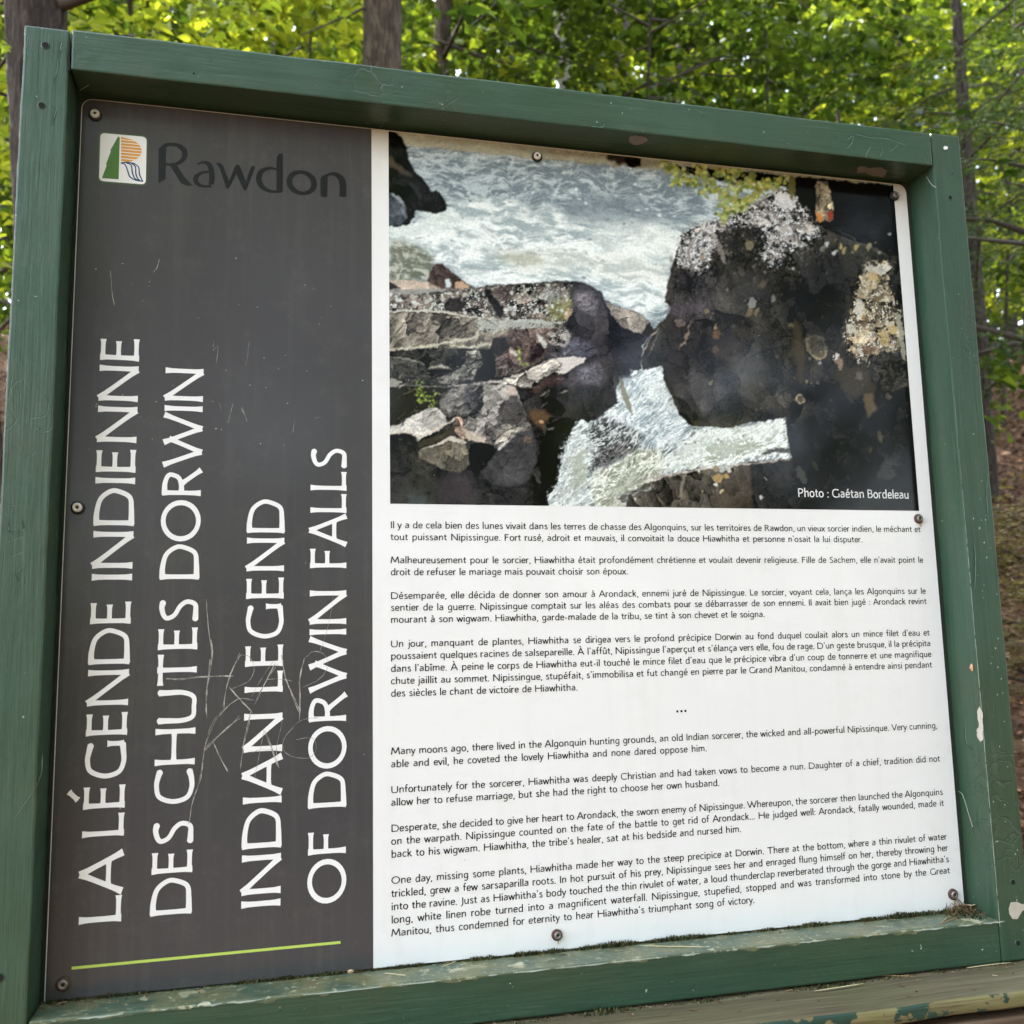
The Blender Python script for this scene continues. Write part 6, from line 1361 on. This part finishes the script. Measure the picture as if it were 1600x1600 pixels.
# conifers with drooping fine sprays
b, t = at(905, 160, 5.6), at(905, 0, 5.6); tree('hemlock_tree', b, up_to(b, t, 5.4), .02, .008, 'fine grey-green hemlock sprays left of the shaded trunk', mat='bark_dark', seed=61, crown='needle', lmat='hemlock', zc=(2.9, 4.9), reach=.9, ns=34, nl=22, leaf=.020, limbs=12, spread=.55, tone0=.6)
b, t = at(1680, 260, 3.8), at(1670, 0, 3.8); tree('hemlock_tree', b, up_to(b, t, 6.5), .05, .02, 'grey-green hemlock boughs reaching in at the upper right corner', mat='bark_dark', seed=62, crown='needle', lmat='hemlock', zc=(3.2, 5.6), reach=1.4, ns=44, nl=24, leaf=.020, limbs=14, spread=.6, tone0=.45, vis=3.2)
b, t = at(1625, 900, 2.3), at(1618, 700, 2.3); tree('hemlock_sapling', b, up_to(b, t, 2.35), .014, .005, 'low yellowish hemlock sapling beside the right upright', mat='bark_dark', seed=63, crown='needle', lmat='hemlock_old', zc=(1.25, 2.05), reach=.55, ns=50, nl=24, leaf=.020, limbs=8, spread=.34, tone0=.5, vis=3.2)
# unseen trees added across the path to block front light and darken reflections
for i, (x, y, r_t, zt, lab) in enumerate([(-.6, -7.6, .15, 9, 'unseen leafy tree across the path straight opposite the charcoal field'), (2.2, -6.2, .14, 10, 'unseen leafy tree across the path opposite the river photograph'), (5.2, -4.6, .16, 11, 'unseen leafy tree standing close on the right side of the path'), (1.0, -10.5, .22, 12, 'unseen tall leafy tree farther across the path facing the middle of the sign'),
                                      (4.6, -8.6, .2, 12, 'unseen tall leafy tree farther across the path on the right'), (8.4, -5.6, .2, 12, 'unseen tall leafy tree at the right bend of the path'), (7.8, -1.6, .16, 10, 'unseen leafy tree right of the sign beyond the photograph edge'), (-3.6, -11.5, .2, 9, 'unseen leafy tree farther across the path on the left')]):
    tree('forest_tree', (x, y, 1), (x+.3, y, zt), r_t, r_t*.5, lab, mat='bark', seed=80+i, crown='leaf', zc=(.8, zt-.4), reach=2.7, ns=int(20*zt), nl=24, leaf=.24, limbs=12, simple_=True, spread=1.0, tone0=.5, group='unseen trees added across the path from the sign')
# a nearer maple branch hanging in at the top, each leaf its own piece
def maple_leaf_me(s):
    out = [(0, 0), (.16, .02), (.42, .10), (.30, .22), (.50, .42), (.26, .46), (.30, .62), (.12, .62), (0, .95), (-.12, .62), (-.30, .62), (-.26, .46), (-.50, .42), (-.30, .22), (-.42, .10), (-.16, .02)]
    V = [Vector((x*s, y*s, -.10*s*abs(x)*2+(-.12*s*y*y))) for x, y in out]+[Vector((0, .42*s, .02*s))]; n = len(out)
    F = [(i, (i+1) % n, n) for i in range(n)]; me = mesh('leaf', V, F); 
    a = me.color_attributes.new('tone', 'FLOAT_COLOR', 'POINT'); a.data.foreach_set('color', np.full(4*len(V), .78, np.float32)); return me
LM = [maple_leaf_me(s) for s in (.050, .062, .072)]
for me in LM: me.materials.append(M['leaf'])
def leafy_branch(pts, lab, nleaf, seed):
    r_ = random.Random(seed); W_ = [at(*p) for p in pts]; o = empty('maple_branch', W_[0], lab, 'branch', 'leafy branches hanging in from above')
    W2 = smooth_pts([tuple(p) for p in W_], 6); W2 = [Vector(p) for p in W2]
    V = []; F = []; tube(V, F, W2, [.0045-.0035*i/len(W2) for i in range(len(W2))], 6)
    link('twig', mesh('twig', V, F), o, M['twig'], True)
    for k in range(nleaf):
        p = W2[int(r_.random()*(len(W2)-1))]+Vector((r_.gauss(0, .045), r_.gauss(0, .045), r_.gauss(-.02, .03)))
        l = bpy.data.objects.new('leaf', LM[r_.randrange(3)]); COL.objects.link(l); l.parent = o; l.matrix_parent_inverse = Matrix.Translation(-o.location); l.location = p
        l.rotation_euler = (r_.gauss(-.7, .5), r_.gauss(0, .5), r_.uniform(0, 6.28))
leafy_branch([(260, -60, 2.6), (330, -5, 2.5), (400, 18, 2.45)], 'hanging maple twig with large bright leaves at the top left of the rail', 26, 1)
leafy_branch([(430, -70, 3.1), (500, -20, 3.0), (560, 5, 2.9)], 'hanging maple twig with bright leaves left of the middle trunk', 22, 2)
leafy_branch([(-60, 20, 2.4), (-20, 60, 2.3), (20, 72, 2.2)], 'maple twig reaching in from the left edge across the dark trunk', 14, 3)
leafy_branch([(1180, -60, 3.4), (1260, 10, 3.3), (1350, 40, 3.2)], 'maple twig with drooping leaves at the top above the boulder picture', 26, 4)
leafy_branch([(820, -60, 3.3), (760, 20, 3.2), (700, 60, 3.2)], 'maple twig hanging right of the two brown trunks', 22, 5)
# bare branches crossing the view
def bare(pts, r0, lab):
    W_ = [Vector(p) for p in smooth_pts([tuple(at(*p)) for p in pts], 6)]; V = []; F = []; tube(V, F, W_, [r0*(1-.6*i/len(W_)) for i in range(len(W_))], 7)
    me = mesh('bare_branch', V, F); tag(link('bare_branch', me, None, M['twig'], True), lab, 'branch', 'bare branches crossing the wood')
bare([(655, 62, 6.2), (695, 68, 6.1), (740, 85, 6), (800, 100, 5.8)], .022, 'dark bare branch leaving the slimmer trunk to the right')
bare([(585, 6, 4.6), (530, 30, 4.5), (470, 55, 4.4)], .010, 'thin bare branch falling left from the middle trunk')
bare([(1500, 240, 5.2), (1560, 225, 5.2), (1620, 215, 5.2)], .010, 'dark bare branch running right from the thin leaning trunk')
bare([(1000, 110, 6), (1080, 140, 6), (1140, 185, 6)], .008, 'thin drooping bare branch above the photograph')
bare([(1370, 300, 6.4), (1430, 190, 6.2), (1500, 110, 6)], .008, 'rising bare branch left of the thin leaning trunk')
# leaf litter on the slope where it can be seen
rs = np.random.RandomState(9)
def litter_patch(n, xr, yr, size):
    x = rs.uniform(*xr, n); y = rs.uniform(*yr, n); z = ground_h(x, y)+rs.uniform(.0, .03, n)
    a = rs.uniform(0, 6.28, n); return leaves_np(np.stack([x, y, z], 1), np.stack([np.cos(a), np.sin(a), rs.normal(0, .25, n)], 1), np.stack([rs.normal(0, .5, n), rs.normal(0, .5, n), np.ones(n)], 1), size*rs.uniform(.5, 1.2, n), size*.55*rs.uniform(.6, 1.2, n), rs.rand(n), .3)
Vs = []; Fs = []; Ts = []; o_ = 0
def litter_strip(n, slope, w0, w1, yr, size):       # along the two gaps beside the frame where the slope shows
    y = yr[0]+(yr[1]-yr[0])*rs.rand(n)**1.4; x = .245+(y+1.24)*slope+rs.uniform(w0, w1, n)*(1+.12*y); z = ground_h(x, y)+rs.uniform(.0, .03, n); a = rs.uniform(0, 6.28, n)
    return leaves_np(np.stack([x, y, z], 1), np.stack([np.cos(a), np.sin(a), rs.normal(0, .25, n)], 1), np.stack([rs.normal(0, .5, n), rs.normal(0, .5, n), np.ones(n)], 1), size*rs.uniform(.5, 1.2, n), size*.55*rs.uniform(.6, 1.2, n), rs.rand(n), .3)
for g, args in ((0, (3000, (1.5, 8), (1.2, 9), .07)), (1, (15000, .869, -.5, .7, (1.3, 12), .05)), (1, (5000, -.255, -.5, .4, (1.2, 10), .05)), (0, (3000, (0, 14), (8, 16), .10))):
    V, F, T = (litter_strip if g else litter_patch)(*args); Vs.append(V); Fs.append(F+o_); Ts.append(T); o_ += len(V)
M['dead_leaf'] = tone_mat('dead leaves', [(0., (.030, .018, .010)), (.5, (.12, .062, .036)), (.85, (.26, .15, .09)), (1., (.46, .33, .23))], .7, .2)
me = np_mesh('leaf_litter', np.concatenate(Vs), np.concatenate(Fs), np.repeat(np.concatenate(Ts)[:, None], 3, 1)); tag(link('leaf_litter', me, None, M['dead_leaf']), 'brown dead leaves covering the slope behind the sign', 'leaf litter', None, 'stuff')
# low seedlings on the slope
B = []
for k in range(60):
    x = rs.uniform(1.8, 8) if k < 36 else rs.uniform(-4, 0.1); y = rs.uniform(2.6, 11); B.append(((x, y, gh(x, y)+rs.uniform(.08, .35)), rs.uniform(0, 6.28)))
V, F, T = spray_crown(rs, B, 16, .07, .16, .1, .5, False, .6, .3); me = np_mesh('seedlings', V, F, np.repeat(T[:, None], 3, 1)); tag(link('seedlings', me, None, M['leaf']), 'low green seedlings scattered over the leaf litter', 'undergrowth', None, 'stuff')
